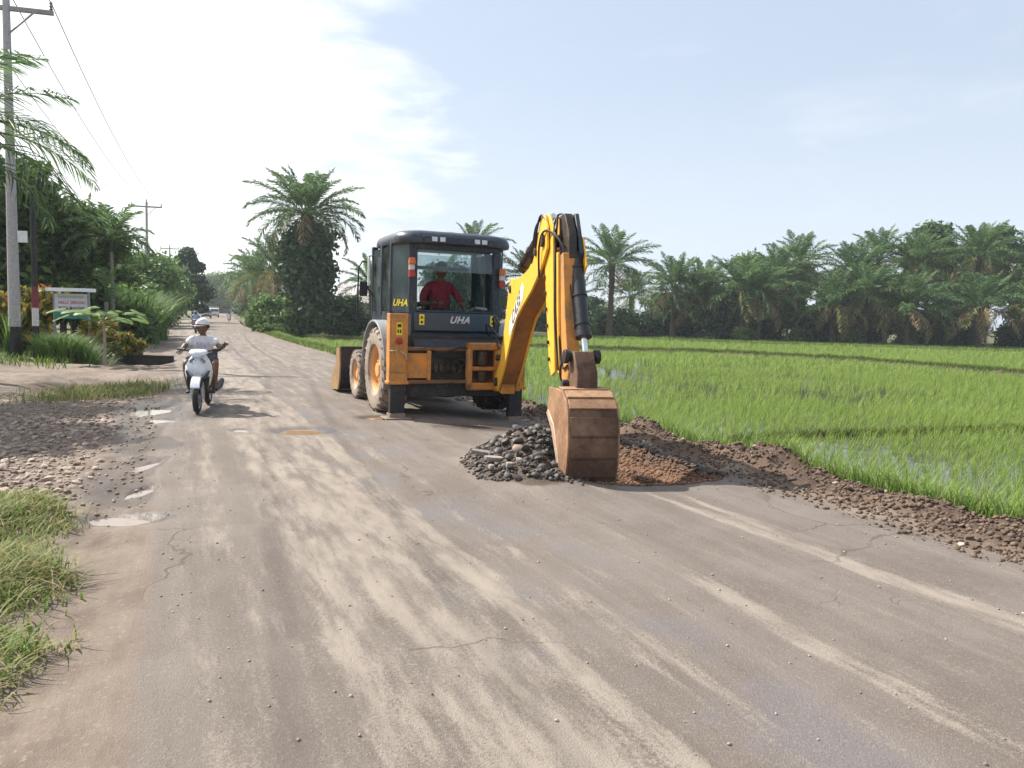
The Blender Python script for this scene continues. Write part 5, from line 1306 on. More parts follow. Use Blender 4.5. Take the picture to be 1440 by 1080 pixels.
# ---- palm fronds
def frond_mesh(name, L, leaf, droop, seed, n=44, mat=None, width=.055, vee=.35, plum=.5):
    """rachis along +x, arching; leaflets both sides"""
    r = np.random.default_rng(seed); V = []; F = []; rn = []
    t = np.linspace(0, 1, 15); ang = -droop*t**1.6; dx = np.cos(ang); dz = np.sin(ang)
    px = np.concatenate([[0], np.cumsum((dx[1:]+dx[:-1])/2)/14*L]); pz = np.concatenate([[0], np.cumsum((dz[1:]+dz[:-1])/2)/14*L])
    def at(q): return np.interp(q, t, px), np.interp(q, t, pz), np.interp(q, t, ang)
    for i in range(14):                                # rachis, three sided
        w0 = .05*(1-t[i]*.8)*L/5; w1 = .05*(1-t[i+1]*.8)*L/5; b = len(V)
        V += [(px[i], -w0, pz[i]), (px[i], w0, pz[i]), (px[i], 0, pz[i]-w0), (px[i+1], -w1, pz[i+1]), (px[i+1], w1, pz[i+1]), (px[i+1], 0, pz[i+1]-w1)]; rn += [.9]*6
        F += [(b, b+1, b+4, b+3), (b+1, b+2, b+5, b+4), (b+2, b, b+3, b+5)]
    for sd in (-1, 1):
        for k in range(n):
            q = .14+.86*(k+r.random()*.6)/n; x, z, a = at(q); ll = leaf*(sin(pi*min(1, (q*.92+.10)))**.55)*(.8+.3*r.random())
            fw = radians(38+30*q)+r.normal()*.12; el = vee+r.normal()*plum*.5
            d1 = np.array([sin(pi/2-fw)*.9, sd*cos(pi/2-fw), 0]); d1 = np.array([cos(fw), sd*sin(fw)*cos(el), sin(fw)*sin(el)])
            # into the frame of the rachis
            R = np.array([[cos(a), 0, -sin(a)], [0, 1, 0], [sin(a), 0, cos(a)]]); d1 = R@d1
            p0 = np.array([x, 0, z]); p1 = p0+d1*ll*.5; p2 = p0+d1*ll*.92+np.array([0, 0, -ll*(.22+.25*r.random())])
            sdv = np.cross(d1, [0, 0, 1.]); sdv /= (np.linalg.norm(sdv)+1e-6); sdv = sdv*.6+np.array([0, 0, .5])*r.normal()*.6; sdv *= width*.5*L/5
            b = len(V); V += [tuple(p0-sdv*.5), tuple(p0+sdv*.5), tuple(p1+sdv), tuple(p1-sdv), tuple(p2)]; v = r.random(); rn += [v]*5
            F += [(b, b+1, b+2, b+3)]; F += [(b+3, b+2, b+4, b+4)]
    F = np.array(F); tri = F[F[:, 2] == F[:, 3]][:, :3]; qd = F[F[:, 2] != F[:, 3]]
    me = np_mesh(name, np.array(V), [qd, tri], False, dict(rnd=np.array(rn))); me.materials.append(mat); return me
FR_G = [frond_mesh('frond', 5.4, 1.15, d, 200+k, 58, G_PALM, .13) for k, d in enumerate((.45, .8, 1.15, 1.55))]
FR_Y = [frond_mesh('frond', 5.2, 1.05, d, 210+k, 48, G_PALMY, .12) for k, d in enumerate((1.2, 1.7))]
FR_D = [frond_mesh('frond', 4.8, 1.05, d, 220+k, 46, G_PALMD, .12, -.4) for k, d in enumerate((1.3, 1.9))]
def put_frond(parent, me, az, el, z, sc=1., r0_=.22, roll=0.):
    o = bpy.data.objects.new('frond', me); COL.objects.link(o); o.parent = parent
    o.rotation_mode = 'XYZ'
    o.matrix_local = Matrix.Translation((r0_*cos(az), r0_*sin(az), z))@Matrix.Rotation(az, 4, 'Z')@Matrix.Rotation(-el, 4, 'Y')@Matrix.Rotation(roll, 4, 'X')@Matrix.Scale(sc, 4)
    return o
def make_palm(name, loc, th, scale, seed, nf=34, dry=4, yel=3, tr=.30, label=None, group=None, skirt=True, cat='palm tree'):
    e = empty(name, loc, random.Random(seed).uniform(0, 6.28)); r = random.Random(seed)
    t = MB(); t.tube([(0, 0, -.4), (.05, 0, th*.3), (0, .06, th*.7), (0, 0, th+.15)], [tr*1.3, tr*1.05, tr, tr*1.25], 12)
    for k in range(int(th*9)):                          # old leaf bases
        a = k*2.4; z = k/9+.2
        if z > th: break
        t.prism([(0, 0), (.16, .12), (.13, .22), (0, .10)], -.07, .07, lambda p, q, w, a=a, z=z: ((tr+p)*cos(a)-w*sin(a), (tr+p)*sin(a)+w*cos(a), z+q))
    t.build('trunk', PBARK, e, smooth=0)
    n = nf
    for k in range(n):
        q = k/(n-1)                                     # 0 youngest, upright
        az = k*2.39996+r.uniform(-.15, .15); el = radians(84-108*q**1.05+r.uniform(-7, 7)); sc = scale*(.72+.32*min(1, q*2.2))*r.uniform(.9, 1.08)
        me = FR_G[min(3, int(q*3.2+r.uniform(0, .9)))]
        if k >= n-dry: me = r.choice(FR_D)
        elif k >= n-dry-yel: me = r.choice(FR_Y)
        put_frond(e, me, az, el, th+.25*(1-q), sc, tr, r.uniform(-.25, .25))
    if label: tag(e, label, cat, group)
    return e
GRP = 'oil palms standing in a row beyond the paddy fields'
def gnd(x, y): return hz_at(x, y)
# (pixel-free) positions: x, y, trunk height, scale, dry, yellow, label
row = [(12.1, 97, 8.0, 1.02, 2, 2, 'tall lone oil palm standing clear of the row, first right of the digging arm'),
       (21.3, 103, 5.6, 1.0, 3, 3, 'second oil palm right of the digging arm, darker and fuller'),
       (26.5, 108, 5.6, .95, 3, 3, 'third oil palm right of the digging arm, half hidden behind its neighbours'),
       (32.0, 101, 4.4, .98, 3, 4, 'low oil palm with yellowing fronds left of the middle of the far row'),
       (36.5, 108, 7.8, 1.0, 2, 3, 'oil palm a little above its neighbours left of the broadleaf crowns'),
       (41.0, 99, 3.6, 1.0, 5, 4, 'low oil palm with pale dry fronds hanging over a leafy stump'),
       (46.5, 106, 8.2, 1.05, 3, 3, 'dense oil palm in the middle of the far row'),
       (49.5, 97, 3.6, 1.05, 5, 4, 'low oil palm with brown fan of dry fronds near the field edge'),
       (54.5, 105, 9.6, 1.05, 3, 3, 'tall oil palm rising behind the brown fan of dry fronds'),
       (58.0, 96, 3.9, 1.05, 6, 5, 'oil palm with the largest skirt of brown hanging fronds'),
       (62.5, 105, 11.0, 1.05, 3, 4, 'tall oil palm beneath the sparse-topped broadleaf tree'),
       (66.0, 96, 4.4, 1.05, 4, 5, 'oil palm at the right edge with pale drooping fronds'),
       (29.5, 100, 5.4, 1.0, 2, 3, 'full green oil palm filling the gap between the third palm and the low yellowing one'),
       (45.0, 99, 5.0, 1.0, 3, 4, 'broad oil palm left of the brown fan of fronds'),
       (69.5, 97, 5.2, 1.0, 4, 3, 'spreading oil palm hugging the right border of the picture'),
       (24.5, 104, 4.0, 1.0, 2, 2, 'shaded oil palm between the second and third of the row'),
       (71.0, 103, 10.5, 1.1, 3, 3, 'last oil palm at the right edge of the photo'),
       (17.0, 112, 4.0, .9, 3, 2, 'short shaded oil palm behind the gap beside the lone palm'),
       (41.0, 112, 9.6, 1.0, 2, 2, 'back row oil palm showing only its crown in the middle'),
       (51.5, 110, 10.8, 1.0, 2, 2, 'back row oil palm crown left of the tall broadleaf trees')]
for i, (x, y, th, sc, dr, ye, lab) in enumerate(row):
    make_palm('oil_palm', (x, y, gnd(x, y)), th+1.2, sc*1.13, 300+i, 34 if y < 110 else 26, dr, ye, .32, lab, GRP)
GL = 'oil palms between the road and the loader'
make_palm('oil_palm', (-4.9, 92, gnd(-4.9, 92)), 9.8, .85, 340, 26, 0, 1, .3, 'oil palm whose crown shows above the cab roof', GL)
make_palm('oil_palm', (1.6, 92, gnd(1.6, 92)), 6.6, .85, 341, 30, 2, 2, .3, 'oil palm half hidden between the cab and the boom', GL)
make_palm('oil_palm', (7.0, 99, gnd(7, 99)), 4.4, .8, 347, 28, 2, 2, .3, 'low oil palm just left of the lone tall one, behind the stick', GL)
make_palm('oil_palm', (-17.2, 64, gnd(-17.2, 64)), 10.2, .93, 342, 44, 3, 2, .42, 'tallest oil palm, its trunk wrapped in dark climbing leaves, left of the cab', GL)
make_palm('oil_palm', (-24.2, 79, gnd(-24.2, 79)), 5.9, .95, 343, 34, 6, 4, .34, 'leaning bushy oil palm with grey-brown fronds left of the ivy-wrapped one', GL)
make_palm('oil_palm', (-32.0, 97, gnd(-32.0, 97)), 5.6, .95, 344, 34, 3, 2, .34, 'blue-green oil palm overhanging the right side of the far road', GL)
make_palm('oil_palm', (-41.0, 122, gnd(-41, 122)), 6.0, .95, 345, 30, 2, 2, .34, 'smallest far oil palm at the bend of the road', GL)
make_palm('oil_palm', (-14.0, 76, gnd(-14, 76)), 4.6, .72, 346, 28, 2, 2, .3, 'oil palm leaning over the pale roof beside the cab', GL)

# ivy round the tall palm
V, F, rn = leaf_cloud([(0, 0, 1.2, 2.0, 2.0, 1.6), (.3, 0, 3.2, 1.6, 1.7, 1.6), (-.1, 0, 5.0, 1.9, 1.8, 1.5), (-.4, 0, 6.6, 1.7, 1.7, 1.4), (.5, 0, 7.6, 1.8, 1.7, 1.3), (1.5, 0, 4.9, .9, 1.1, 1.5), (-1.3, 0, 2.6, .8, 1., 1.)], 15000, .26, 50)
tag(link('climbing_vine', np_mesh('climbing_vine', V, F, False, dict(rnd=rn)), None, [G_DARK]), 'dark climbing vine wrapped thickly round the tallest palm trunk', 'vine')
bpy.data.objects['climbing_vine'].location = (-17.2, 63.8, 0)

# ---- broadleaf trees: prototypes then copies
T1 = make_tree('broadleaf_tree', 12, 8, G_MID, 401, 15000, .30, .25, .2, n=16)
T2 = make_tree('broadleaf_tree', 9, 8, G_DARK, 402, 13000, .27, .15, .18, n=14)
T3 = make_tree('broadleaf_tree', 7, 7, G_PALE, 403, 11000, .24, .1, .14, n=12)
T4 = make_tree('broadleaf_tree', 16, 8, G_MID, 404, 12000, .34, .45, .22, n=18)
used = set()
def tree(proto, x, y, sc, rz, label, group=None, zs=1., cat='tree'):
    o = proto if proto.name not in used else copy_tree(proto)
    used.add(proto.name); o.location = (x, y, gnd(x, y)-.1); o.rotation_euler = (0, 0, rz); o.scale = (sc, sc, sc*zs); tag(o, label, cat, group); return o
GB = 'broadleaf trees behind the oil palms'
for i, (p, x, y, sc, zs, lab) in enumerate([
    (T1, 37, 121, 1.0, 1.05, 'pale green broadleaf crown first to rise above the far palm row'),
    (T1, 44, 124, 1.0, 1.0, 'rounded broadleaf crown above the middle of the palm row'),
    (T2, 53, 123, 1.2, 1.0, 'darker broadleaf crown right of the middle above the palms'),
    (T4, 64, 120, 1.10, 1.02, 'tallest broadleaf tree with thin twiggy top at the right'),
    (T4, 74, 121, 1.12, 1.0, 'tall broadleaf tree crowding the upper right palms'),
    (T1, 82, 120, 1.3, 1.0, 'broad tree closing the view at the right edge'),
    (T2, 66, 116, 1.2, 1.0, 'dark tree filling behind the right hand palms'),
    (T2, 30, 122, 1.0, .9, 'low dark tree behind the low yellowing palm'),
    (T2, 24, 124, .9, .8, 'low dark tree seen between the second and third palms'),
    (T2, 12, 124, .85, .75, 'low dark tree behind the lone tall palm'),
    (T2, 3, 112, .8, .7, 'low dark tree between cab and lone palm'),
    (T2, 58, 120, 1.1, 1.0, 'dark tree behind the brown skirted palm')]):
    tree(p, x, y, sc, i*1.3, lab, GB, zs)
GU = 'bushes under the far oil palms'
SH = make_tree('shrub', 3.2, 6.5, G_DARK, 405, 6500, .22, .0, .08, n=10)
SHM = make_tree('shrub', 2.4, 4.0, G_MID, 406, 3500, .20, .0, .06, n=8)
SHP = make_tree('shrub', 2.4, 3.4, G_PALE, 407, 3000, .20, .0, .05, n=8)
k = 0
ordn = ['first', 'second', 'third', 'fourth', 'fifth', 'sixth', 'seventh', 'eighth', 'ninth', 'tenth', 'eleventh', 'twelfth', 'thirteenth', 'fourteenth', 'fifteenth', 'sixteenth', 'seventeenth', 'eighteenth']
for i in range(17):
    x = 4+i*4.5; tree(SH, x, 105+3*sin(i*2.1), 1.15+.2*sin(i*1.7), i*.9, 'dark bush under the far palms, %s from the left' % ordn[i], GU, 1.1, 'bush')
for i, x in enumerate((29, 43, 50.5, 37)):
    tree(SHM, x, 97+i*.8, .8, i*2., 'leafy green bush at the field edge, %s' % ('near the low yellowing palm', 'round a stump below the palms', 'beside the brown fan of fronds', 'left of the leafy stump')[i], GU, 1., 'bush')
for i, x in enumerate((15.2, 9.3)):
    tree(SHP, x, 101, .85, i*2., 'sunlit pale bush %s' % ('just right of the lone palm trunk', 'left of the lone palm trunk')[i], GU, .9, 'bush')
# ---- between road and loader
GM = 'trees and bushes right of the far road'
for i, (p, x, y, sc, zs, lab, ct) in enumerate([
    (T2, -14.8, 67, .62, .68, 'dark bush right of the ivy-wrapped palm, before the pale house', 'bush'),
    (SHM, -18.6, 61, .95, 1.0, 'green bush left of the ivy-wrapped trunk', 'bush'),
    (SHP, -19.4, 62, 1.1, 1.1, 'pale leafy bush at the corner of the paddy by the road', 'bush'),
    (T3, -20.4, 68, .55, .62, 'yellow-green bush under the leaning palm', 'bush'),
    (T3, -24.0, 77, .55, .6, 'light bush beside the far road, right side', 'bush'),
    (T2, -28.2, 88, .55, .5, 'dark rounded bush at the right edge of the far road', 'bush'),
    (T1, -47.5, 140, .75, .8, 'hazy tree at the bend, right of the road', 'tree'),
    (T1, -87, 245, 1.3, .9, 'hazy tree closing the end of the road', 'tree'),
    (T3, -78, 232, 1.6, 1.3, 'pale far tree above the end of the road', 'tree'),
    (T1, -38.0, 116, .6, .6, 'small tree below the farthest palm', 'tree'),
    (T2, -33.0, 103, .6, .6, 'dark tree under the blue-green palm beside the far road', 'tree'), (T1, -59.5, 172, .9, .85, 'hazy tree right of the far truck', 'tree'),
    (T3, -96, 250, 1.6, 1.2, 'farthest pale tree where the road bends out of sight', 'tree'), (T2, -72, 205, 1.0, .9, 'dark hazy tree on the right just before the bend', 'tree'),
    (T2, -8, 86, .85, 1.0, 'dark tree seen through the cab glass on the left', 'tree'),
    (T1, -3.4, 92, .7, .85, 'dark tree behind the cab window', 'tree'),
    (SHM, -18.3, 58.5, .5, .6, 'small weed clump on the paddy edge below the ivy-wrapped palm', 'bush')]):
    tree(p, x, y, sc, i*1.1, lab, GM, zs, ct)
# ---- left of the road
GLF = 'trees and bushes left of the road'
for i, (p, x, y, sc, zs, lab, ct) in enumerate([
    (T1, -22.0, 33, .80, .80, 'dark dense tree behind the concrete pole', 'tree'),
    (T1, -20.2, 34.5, .6, .85, 'dark tree right of the striped post', 'tree'),
    (T1, -26, 36, .72, .85, 'mid green tree at the far left edge', 'tree'),
    (T1, -24.0, 42, .68, .72, 'dark tree behind the small areca palm', 'tree'),
    (SHP, -19.7, 39, .95, 1.15, 'tall pale reedy bush right of the sapling', 'bush'),
    (SHP, -23.0, 46, 1.1, 1.1, 'pale bush just left of the headscarfed rider', 'bush'),
    (SHM, -17.3, 34, .75, .95, 'green bush behind the sapling leaves', 'bush'),
    (T3, -31.5, 66, .85, 1.05, 'rounded olive tree at the left edge of the road', 'tree'),
    (T3, -36.0, 76, .95, 1.05, 'second rounded olive tree behind the first', 'tree'),
    (T3, -43.0, 92, 1.0, 1.05, 'third olive tree farther along the left verge', 'tree'),
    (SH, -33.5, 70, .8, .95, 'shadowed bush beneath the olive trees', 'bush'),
    (T2, -28.6, 51, .8, .80, 'dark tree behind the second power pole', 'tree'),
    (T3, -58, 125, 1.0, .9, 'far olive tree by the dark people carrier', 'tree'),
    (SHM, -27.0, 55, .85, .9, 'low bush beside the second power pole', 'bush'),
    (T1, -83, 195, 1.0, 1.0, 'hazy tree beyond the far truck', 'tree'),
    (T1, -22.8, 27, .55, .78, 'dark bushy tree at the left edge behind the crotons', 'tree'),
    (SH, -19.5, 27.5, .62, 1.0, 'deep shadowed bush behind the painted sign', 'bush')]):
    tree(p, x, y, sc, i*1.7, lab, GLF, zs, ct)
o = make_tree('broadleaf_tree', 9.5, 4.8, G_DARK, 410, 9000, .30, .15, .2, lean=-.18, n=12); o.location = (-41.6, 101, 0); o.rotation_euler = (0, 0, .1)
tag(o, 'dark leaning tree standing above the others left of the far road', 'tree', GLF)
o = make_tree('broadleaf_tree', 9.2, 4.2, G_MID, 411, 6000, .22, .5, .16, n=10); o.location = (-13.1, 12.9, 0)
tag(o, 'roadside tree outside the left edge whose shade falls on the entrance', 'tree', GLF)
# croton shrubs with yellow leaves
CR = make_tree('croton_shrub', 1.5, 2.0, G_YEL, 412, 1500, .13, .0, .03, n=7)
GC = 'yellow-leaved crotons round the painted sign'
for i, (x, y, sc, lab) in enumerate(((-17.1, 24.6, 1.0, 'yellow croton behind the concrete pole'), (-15.9, 25.4, 1.1, 'orange-tipped croton between pole and striped post'), (-13.4, 25.0, .85, 'croton with yellow tips right of the striped post'), (-12.4, 24.8, .62, 'small croton beside the tall grass tuft'), (-16.8, 23.2, .8, 'dark croton at the left edge by the pole foot'))):
    tree(CR, x, y, sc, i, lab, GC, 1.35 if i < 2 else 1., 'shrub')
P = clump_pts(np.array([(-13.2, 22.6, 0), (-12.6, 22.9, 0), (-13.8, 23.0, 0)]), 700, .45, 60); P[:, 2] = height(P[:, 0], P[:, 1])
tag(blade_obj('tall_grass_tuft', P, 1.05, .022, .8, 61, G_PALE, 4), 'tall arching grass tuft beside the striped post', 'grass')
P = clump_pts(np.array([(-15.0, 22.9, 0)]), 60, .15, 62); P[:, 2] = height(P[:, 0], P[:, 1])
tag(blade_obj('sword_leaf_plant', P, 1.5, .05, .35, 63, G_PALE, 4), 'upright sword-leaved plant between the pole and the striped post', 'plant')
P = clump_pts(np.array([(-19.4, 38, 0), (-18.4, 36.6, 0), (-19.2, 40, 0), (-20.2, 41.5, 0), (-17.6, 35.6, 0)]), 420, 1.1, 64); P[:, 2] = height(P[:, 0], P[:, 1])
tag(blade_obj('elephant_grass', P, 3.0, .07, .7, 65, G_PALE, 4), 'stand of tall pale elephant grass left of the road', 'grass')
# papaya-like sapling with broad leaves
sp_ = empty('sapling', (-11.5, 21.6, gnd(-11.5, 21.6))); tag(sp_, 'thin sapling with broad flat leaves beside the dark culvert hole', 'sapling')
m = MB(); m.tube([(0, 0, -.1), (.01, .01, .6), (0, 0, 1.35)], [.045, .04, .03], 8); m.build('trunk', plain('sapling_bark', (.35, .28, .2), .8), sp_)
r = random.Random(5)
def broad_leaf(L, W):
    V = []; F = []
    for i in range(7):
        t = i/6; w = W*.5*sin(pi*min(.98, t*.9+.08))**.7*(1+.12*(-1)**i); x = L*t; z = -.25*L*t*t
        V += [(x, -w, z-.12*w), (x, 0, z+.03), (x, w, z-.12*w)]
    for i in range(6):
        b = 3*i; F += [(b, b+1, b+4, b+3), (b+1, b+2, b+5, b+4)]
    return np.array(V), np.array(F)
bv, bf = broad_leaf(.50, .34); me_l = np_mesh('leaf', bv, bf, True, dict(rnd=np.full(len(bv), .6))); me_l.materials.append(G_PALE)
for k in range(26):
    a = k*2.4; el = r.uniform(-.1, .5); L = r.uniform(.25, .95)
    base_ = Vector((0, 0, 1.15+.30*r.random())); tip = base_+Vector((L*cos(a), L*sin(a), L*sin(el)*.5+.1))
    m = MB(); m.tube([base_, tip], .008, 5); m.build('stalk', G_PALE, sp_)
    o = bpy.data.objects.new('leaf', me_l); COL.objects.link(o); o.parent = sp_; o.matrix_local = Matrix.Translation(tip)@Matrix.Rotation(a, 4, 'Z')@Matrix.Rotation(r.uniform(-.2, .3), 4, 'Y')@Matrix.Scale(r.uniform(.7, 1.1), 4)
# culvert mouth, its concrete coloured near-black to paint in the shade of the hole
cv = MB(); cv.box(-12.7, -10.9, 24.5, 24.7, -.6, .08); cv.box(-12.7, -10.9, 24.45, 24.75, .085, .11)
tag(cv.build('culvert', worn('culvert_painted_shade', (.05, .045, .04), (.02, .018, .015), .6, .9), None, .02), 'small concrete culvert with the shade of its hole painted on, in the ditch behind the sapling', 'culvert')
# areca and coconut palms on the left
FA = [frond_mesh('frond', 2.4, .75, d, 230+k, 34, G_PALM, .18, .2, .3) for k, d in enumerate((.9, 1.3, 1.7))]
def areca(loc, th, sc, seed, n, label, tr=.08):
    e = empty('areca_palm', loc); r = random.Random(seed)
    t = MB(); t.tube([(0, 0, -.2), (.03, 0, th*.5), (0, 0, th)], [tr*1.2, tr, tr*.9], 10)
    for k in range(int(th/.28)): t.tube([(.02, 0, .2+k*.28), (.02, 0, .22+k*.28)], tr*1.15, 10)
    t.build('trunk', worn('areca_trunk', (.22, .20, .17), (.1, .1, .08), .4, .9), e)
    m = MB(); m.tube([(0, 0, th-.1), (0, 0, th+.5)], [tr*1.2, tr*.8], 10); m.build('crownshaft', G_MID, e)
    for k in range(n):
        az = k*2.4+r.uniform(-.2, .2); q = k/(n-1); put_frond(e, FA[min(2, int(q*3))], az, radians(80-85*q), th+.4, sc*r.uniform(.9, 1.1), .05)
    tag(e, label, 'palm tree'); return e
areca((-17.2, 33, gnd(-17.2, 33)), 4.1, .82, 70, 18, 'small areca palm with bushy fan crown behind the hanging fronds')
areca((-16.4, 31, gnd(-16.4, 31)), 1.9, .5, 71, 7, 'short young areca palm below the taller one')
# big coconut palm whose trunk stands outside the frame on the left
FC = [frond_mesh('frond', 4.0, 1.2, d, 240+k, 46, G_PALM, .075, .05, .2) for k, d in enumerate((.8, 1.15, 1.5))]
cp = empty('coconut_palm', (-13.2, 17.0, .55)); tag(cp, 'palm at the left edge reaching long feathery fronds into the picture', 'palm tree')
m = MB(); m.tube([(-.2, 0, -.3), (-.1, 0, 2.5), (.0, 0, 4.9)], [.22, .16, .15], 12); m.build('trunk', PBARK, cp)
for az, el, z, i_, sc in ((.40, 52, 4.9, 0, .8), (.25, 30, 4.95, 0, .85), (.12, 12, 4.9, 1, 1.0), (-.05, 0, 4.7, 1, 1.05), (-.25, 38, 5.0, 0, .85), (.75, 10, 4.9, 1, 1.), (.15, -12, 4.7, 1, .9), (1.3, 30, 4.9, 1, 1.), (2.2, 30, 4.9, 1, 1.), (3.1, 40, 4.9, 0, 1.), (4., 20, 4.9, 1, 1.), (4.9, 30, 4.9, 2, 1.), (5.6, 20, 4.9, 1, 1.), (1.8, 70, 4.9, 0, .9), (3.6, 75, 4.9, 0, .9)):
    put_frond(cp, FC[i_], az, radians(el), z, sc, .12)

# ================================================================== poles, wires, sign, house
CONC = worn('pole_concrete', (.42, .40, .41), (.30, .27, .25), .3, .85, scale=2)
def pole(x, y, h, r, label, base_black=True, arm=1.2, ang=0.):
    e = empty('power_pole', (x, y, 0), ang); tag(e, label, 'power pole', 'power poles along the left of the road')
    m = MB(); m.tube([(0, 0, -.3), (0, 0, h)], [r, r*.55], 14); m.build('shaft', CONC, e)
    if base_black: m = MB(); m.tube([(0, 0, -.2), (0, 0, .95)], r*1.03, 14); m.build('painted_base', BLK, e)
    m = MB(); m.box(-arm, arm, -.05, .05, h-.42, h-.30); m.tube([(0, -.06, h-1.15), (arm*.6, -.06, h-.42)], .025, 6); m.build('crossarm', worn('arm_steel', (.33, .30, .29), (.2, .12, .1), .4), e)
    for xx in (-arm+.06, arm-.06, .0):
        m = MB(); m.lathe([(.0, .26), (.03, .25), (.05, .20), (.03, .17), (.055, .12), (.03, .09), (.055, .05), (.03, .0), (0, 0)], (xx, 0, h-.30 if xx else h), (0, 0, 1), 12); m.build('insulator', worn('porcelain', (.25, .22, .22), (.3, .3, .3), .2, .3), e)
    return e
PL = [(-14.85, 22.9, 10.45, .17), (-31.6, 66.5, 10.6, .16), (-48.6, 109, 10.4, .16), (-70, 165, 10.4, .16)]
for i, (x, y, h, r_p) in enumerate(PL[:3]):
    pole(x, y, h, r_p, ('nearest concrete power pole with crossarm at the left edge', 'second power pole rising behind the roadside trees', 'farthest power pole with a T-shaped crossarm above the trees')[i], i == 0, 1.22, radians(14))
for xx, lab in ((1.16, 'power cable strung on the right ends of the crossarms'), (-1.16, 'power cable strung on the left ends of the crossarms'), (0., 'power cable strung on the pole tops')):
    m = MB()
    chainp = [(-1.0, -16, 10.8)]+PL[:3]
    cA, sA = cos(radians(14)), sin(radians(14))
    pts_ = [Vector((p[0]+xx*cA, p[1]+xx*sA, p[2]-(.06 if xx else -.26))) for p in chainp]
    allp = []
    for a, b in zip(pts_[:-1], pts_[1:]):
        L = (b-a).length
        for k in range(18): t = k/18; q = a.lerp(b, t); q.z -= 4*t*(1-t)*L*.022; allp.append(q)
    allp.append(pts_[-1]); m.tube(allp, .014, 5); tag(m.build('power_cable', HOSE), lab, 'cable')
m = MB(); m.box(-.13, .13, -.012, .012, -.17, .17); m.box(-.10, .10, -.02, -.012, .10, .13); o = m.build('plate', WHITE, None, .005)
o.parent = bpy.data.objects['power_pole']; o.location = (.30, -.1, 3.6); o['label'] = 'small white plate fixed to the pole'
# striped post
sp2 = empty('striped_post', (-14.35, 23.1, 0)); tag(sp2, 'slim post painted black, red and white beside the concrete pole', 'post')
for z0, z1, mt_, nm in ((-.2, .98, BLK, 'black_band'), (.98, 1.52, worn('post_white', (.68, .62, .60), (.4, .36, .33), .2, .6), 'white_band'), (1.52, 2.16, worn('post_red', (.20, .025, .04), (.1, .04, .04), .2, .6), 'red_band'), (2.16, 5.1, BLK, 'black_band')):
    m = MB(); m.tube([(0, 0, z0), (0, 0, z1)], .092 if z0 < 2 else .075, 16); m.build(nm, mt_, sp2)
# sign board
sg = empty('sign_board', (-14.25, 24.8, 0), radians(-12)); tag(sg, 'white sign with red and black lettering under a bright little roof', 'sign')
m = MB(); m.box(-.62, .62, -.02, .02, 1.42, 2.0); m.build('panel', worn('sign_white', (.60, .60, .66), (.4, .4, .42), .15, .5), sg)
m = MB(); m.box(-.64, .64, -.03, .03, 1.20, 1.42); m.build('green_band', plain('sign_green', (.03, .22, .17), .5), sg)
m = MB(); m.box(-.72, .72, -.25, .25, 2.07, 2.18, fn=lambda x, y, z: (x, y, z+.25*(-abs(y))+.06)); m.build('sign_roof', worn('zinc_roof', (.82, .83, .86), (.5, .5, .5), .1, .35), sg)
for xx in (-.66, .64):
    m = MB(); m.box(xx, xx+.05, -.03, .03, -.2, 2.08); m.build('leg', GRY, sg)
RDP = plain('print_red', (.42, .03, .10), .5)
text('lettering', 'HALLS  SIRRONG', RDP, sg, frame((.05, -.0225, 1.71), (1, 0, 0), (0, 0, 1)), .135, .001, bold=.002)
text('lettering', 'BOSA MANDIRI', BLKP, sg, frame((.05, -.0225, 1.53), (1, 0, 0), (0, 0, 1)), .145, .001, bold=.003)
m = MB(); m.box(-.45, .5, -.0235, -.021, 1.86, 1.93); m.build('faded_strip', plain('faded_green_print', (.34, .46, .40), .6), sg)
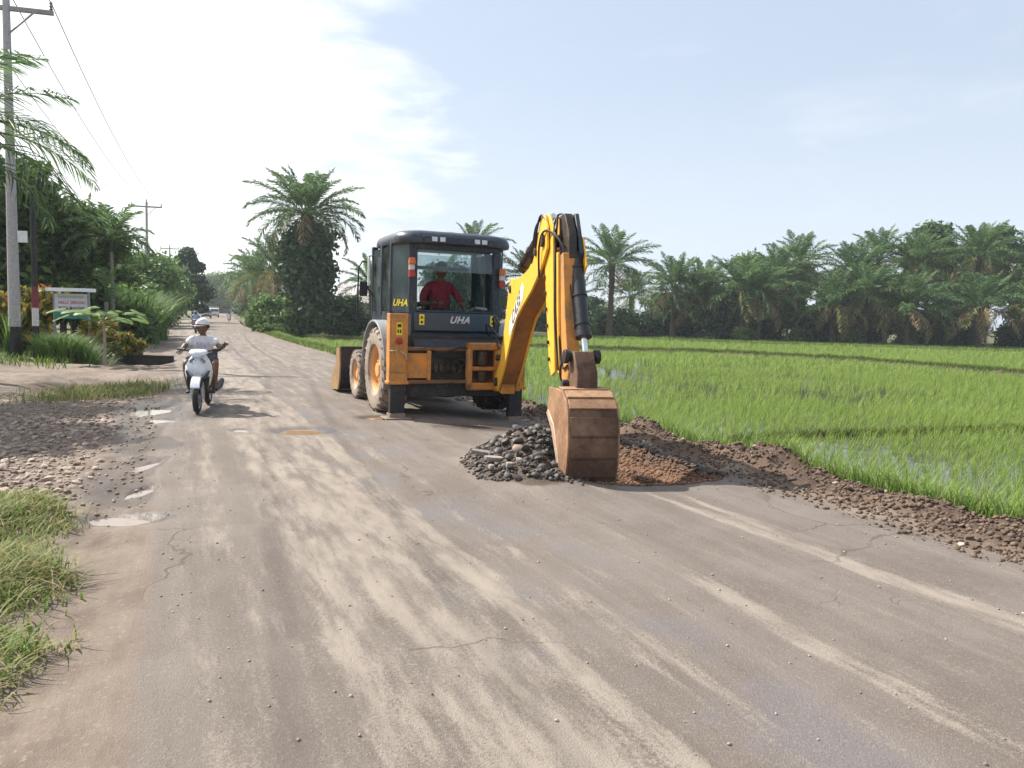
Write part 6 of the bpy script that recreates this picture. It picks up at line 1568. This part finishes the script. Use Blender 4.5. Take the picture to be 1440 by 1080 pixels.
# house
ho = empty('house', (-11.8, 80, gnd(-11.8, 80)), radians(8)); tag(ho, 'pale house with a light tin roof behind the dark bush left of the cab', 'house')
wallm = worn('house_wall', (.58, .54, .47), (.4, .35, .3), .3, .85, scale=.6)
m = MB(); m.box(-6, 3.2, 0, 6, -.3, 2.9); m.build('wall', wallm, ho)
m = MB(); m.prism([(-.7, 2.75), (3, 4.7), (6.7, 2.75), (6.7, 2.87), (3, 4.84), (-.7, 2.87)], -6.5, 3.7, lambda a, b, w: (w, a, b)); rfh = m.build('roof', worn('tin_roof', (.66, .62, .63), (.42, .34, .32), .5, .45, .2, scale=.8), ho)
m = MB()
for k in range(40): m.tube([(-6.4+k*.26, -.70, 2.89), (-6.4+k*.26, 3, 4.86)], .03, 5)
m.build('roof_ribs', rfh.data.materials[0], rfh)
for xx in (-4.6, -2.2, 1.9):
    w_ = empty('window', (xx, -.02, 1.5)); w_.parent = ho
    m = MB(); m.box(-.5, .5, -.03, .02, -.55, -.47); m.box(-.5, .5, -.03, .02, .47, .55); m.box(-.5, -.43, -.03, .02, -.47, .47); m.box(.43, .5, -.03, .02, -.47, .47); m.box(-.03, .03, -.03, .02, -.47, .47); m.build('window_frame', WHITE, w_)
    m = MB(); m.box(-.43, .43, -.005, .01, -.47, .47); m.build('glass', plain('house_glass', (.04, .05, .06), .1), w_)
m = MB(); m.box(-.35, .55, -.05, .0, 0, 2.1); m.build('door', plain('brown_door', (.14, .08, .05), .6), ho)
for k in range(6):
    m = MB(); m.box(-5.8+k*1.9, -5.65+k*1.9, -.6, -.45, -.3, 2.85); m.build('porch_post', wallm, ho)

# ------------------------------------------------------------------ haze
if HAZE:
    m = bpy.data.materials.new('haze'); m.use_nodes = True; nt = m.node_tree; nt.nodes.clear()
    out = nt.nodes.new('ShaderNodeOutputMaterial'); pv = nt.nodes.new('ShaderNodeVolumePrincipled')
    pv.inputs['Color'].default_value = (.86, .92, 1.0, 1); pv.inputs['Density'].default_value = HAZE; pv.inputs['Anisotropy'].default_value = .3
    nt.links.new(pv.outputs[0], out.inputs['Volume'])
    h = MB(); h.box(-150, 150, -14, 440, -1.95, 24); tag(h.build('haze', m, smooth=0), kind='stuff')
SC.cycles.volume_step_rate = 5; SC.cycles.volume_max_steps = 64
SC.cycles.max_bounces = 8; SC.cycles.transparent_max_bounces = 16; SC.cycles.volume_bounces = 0
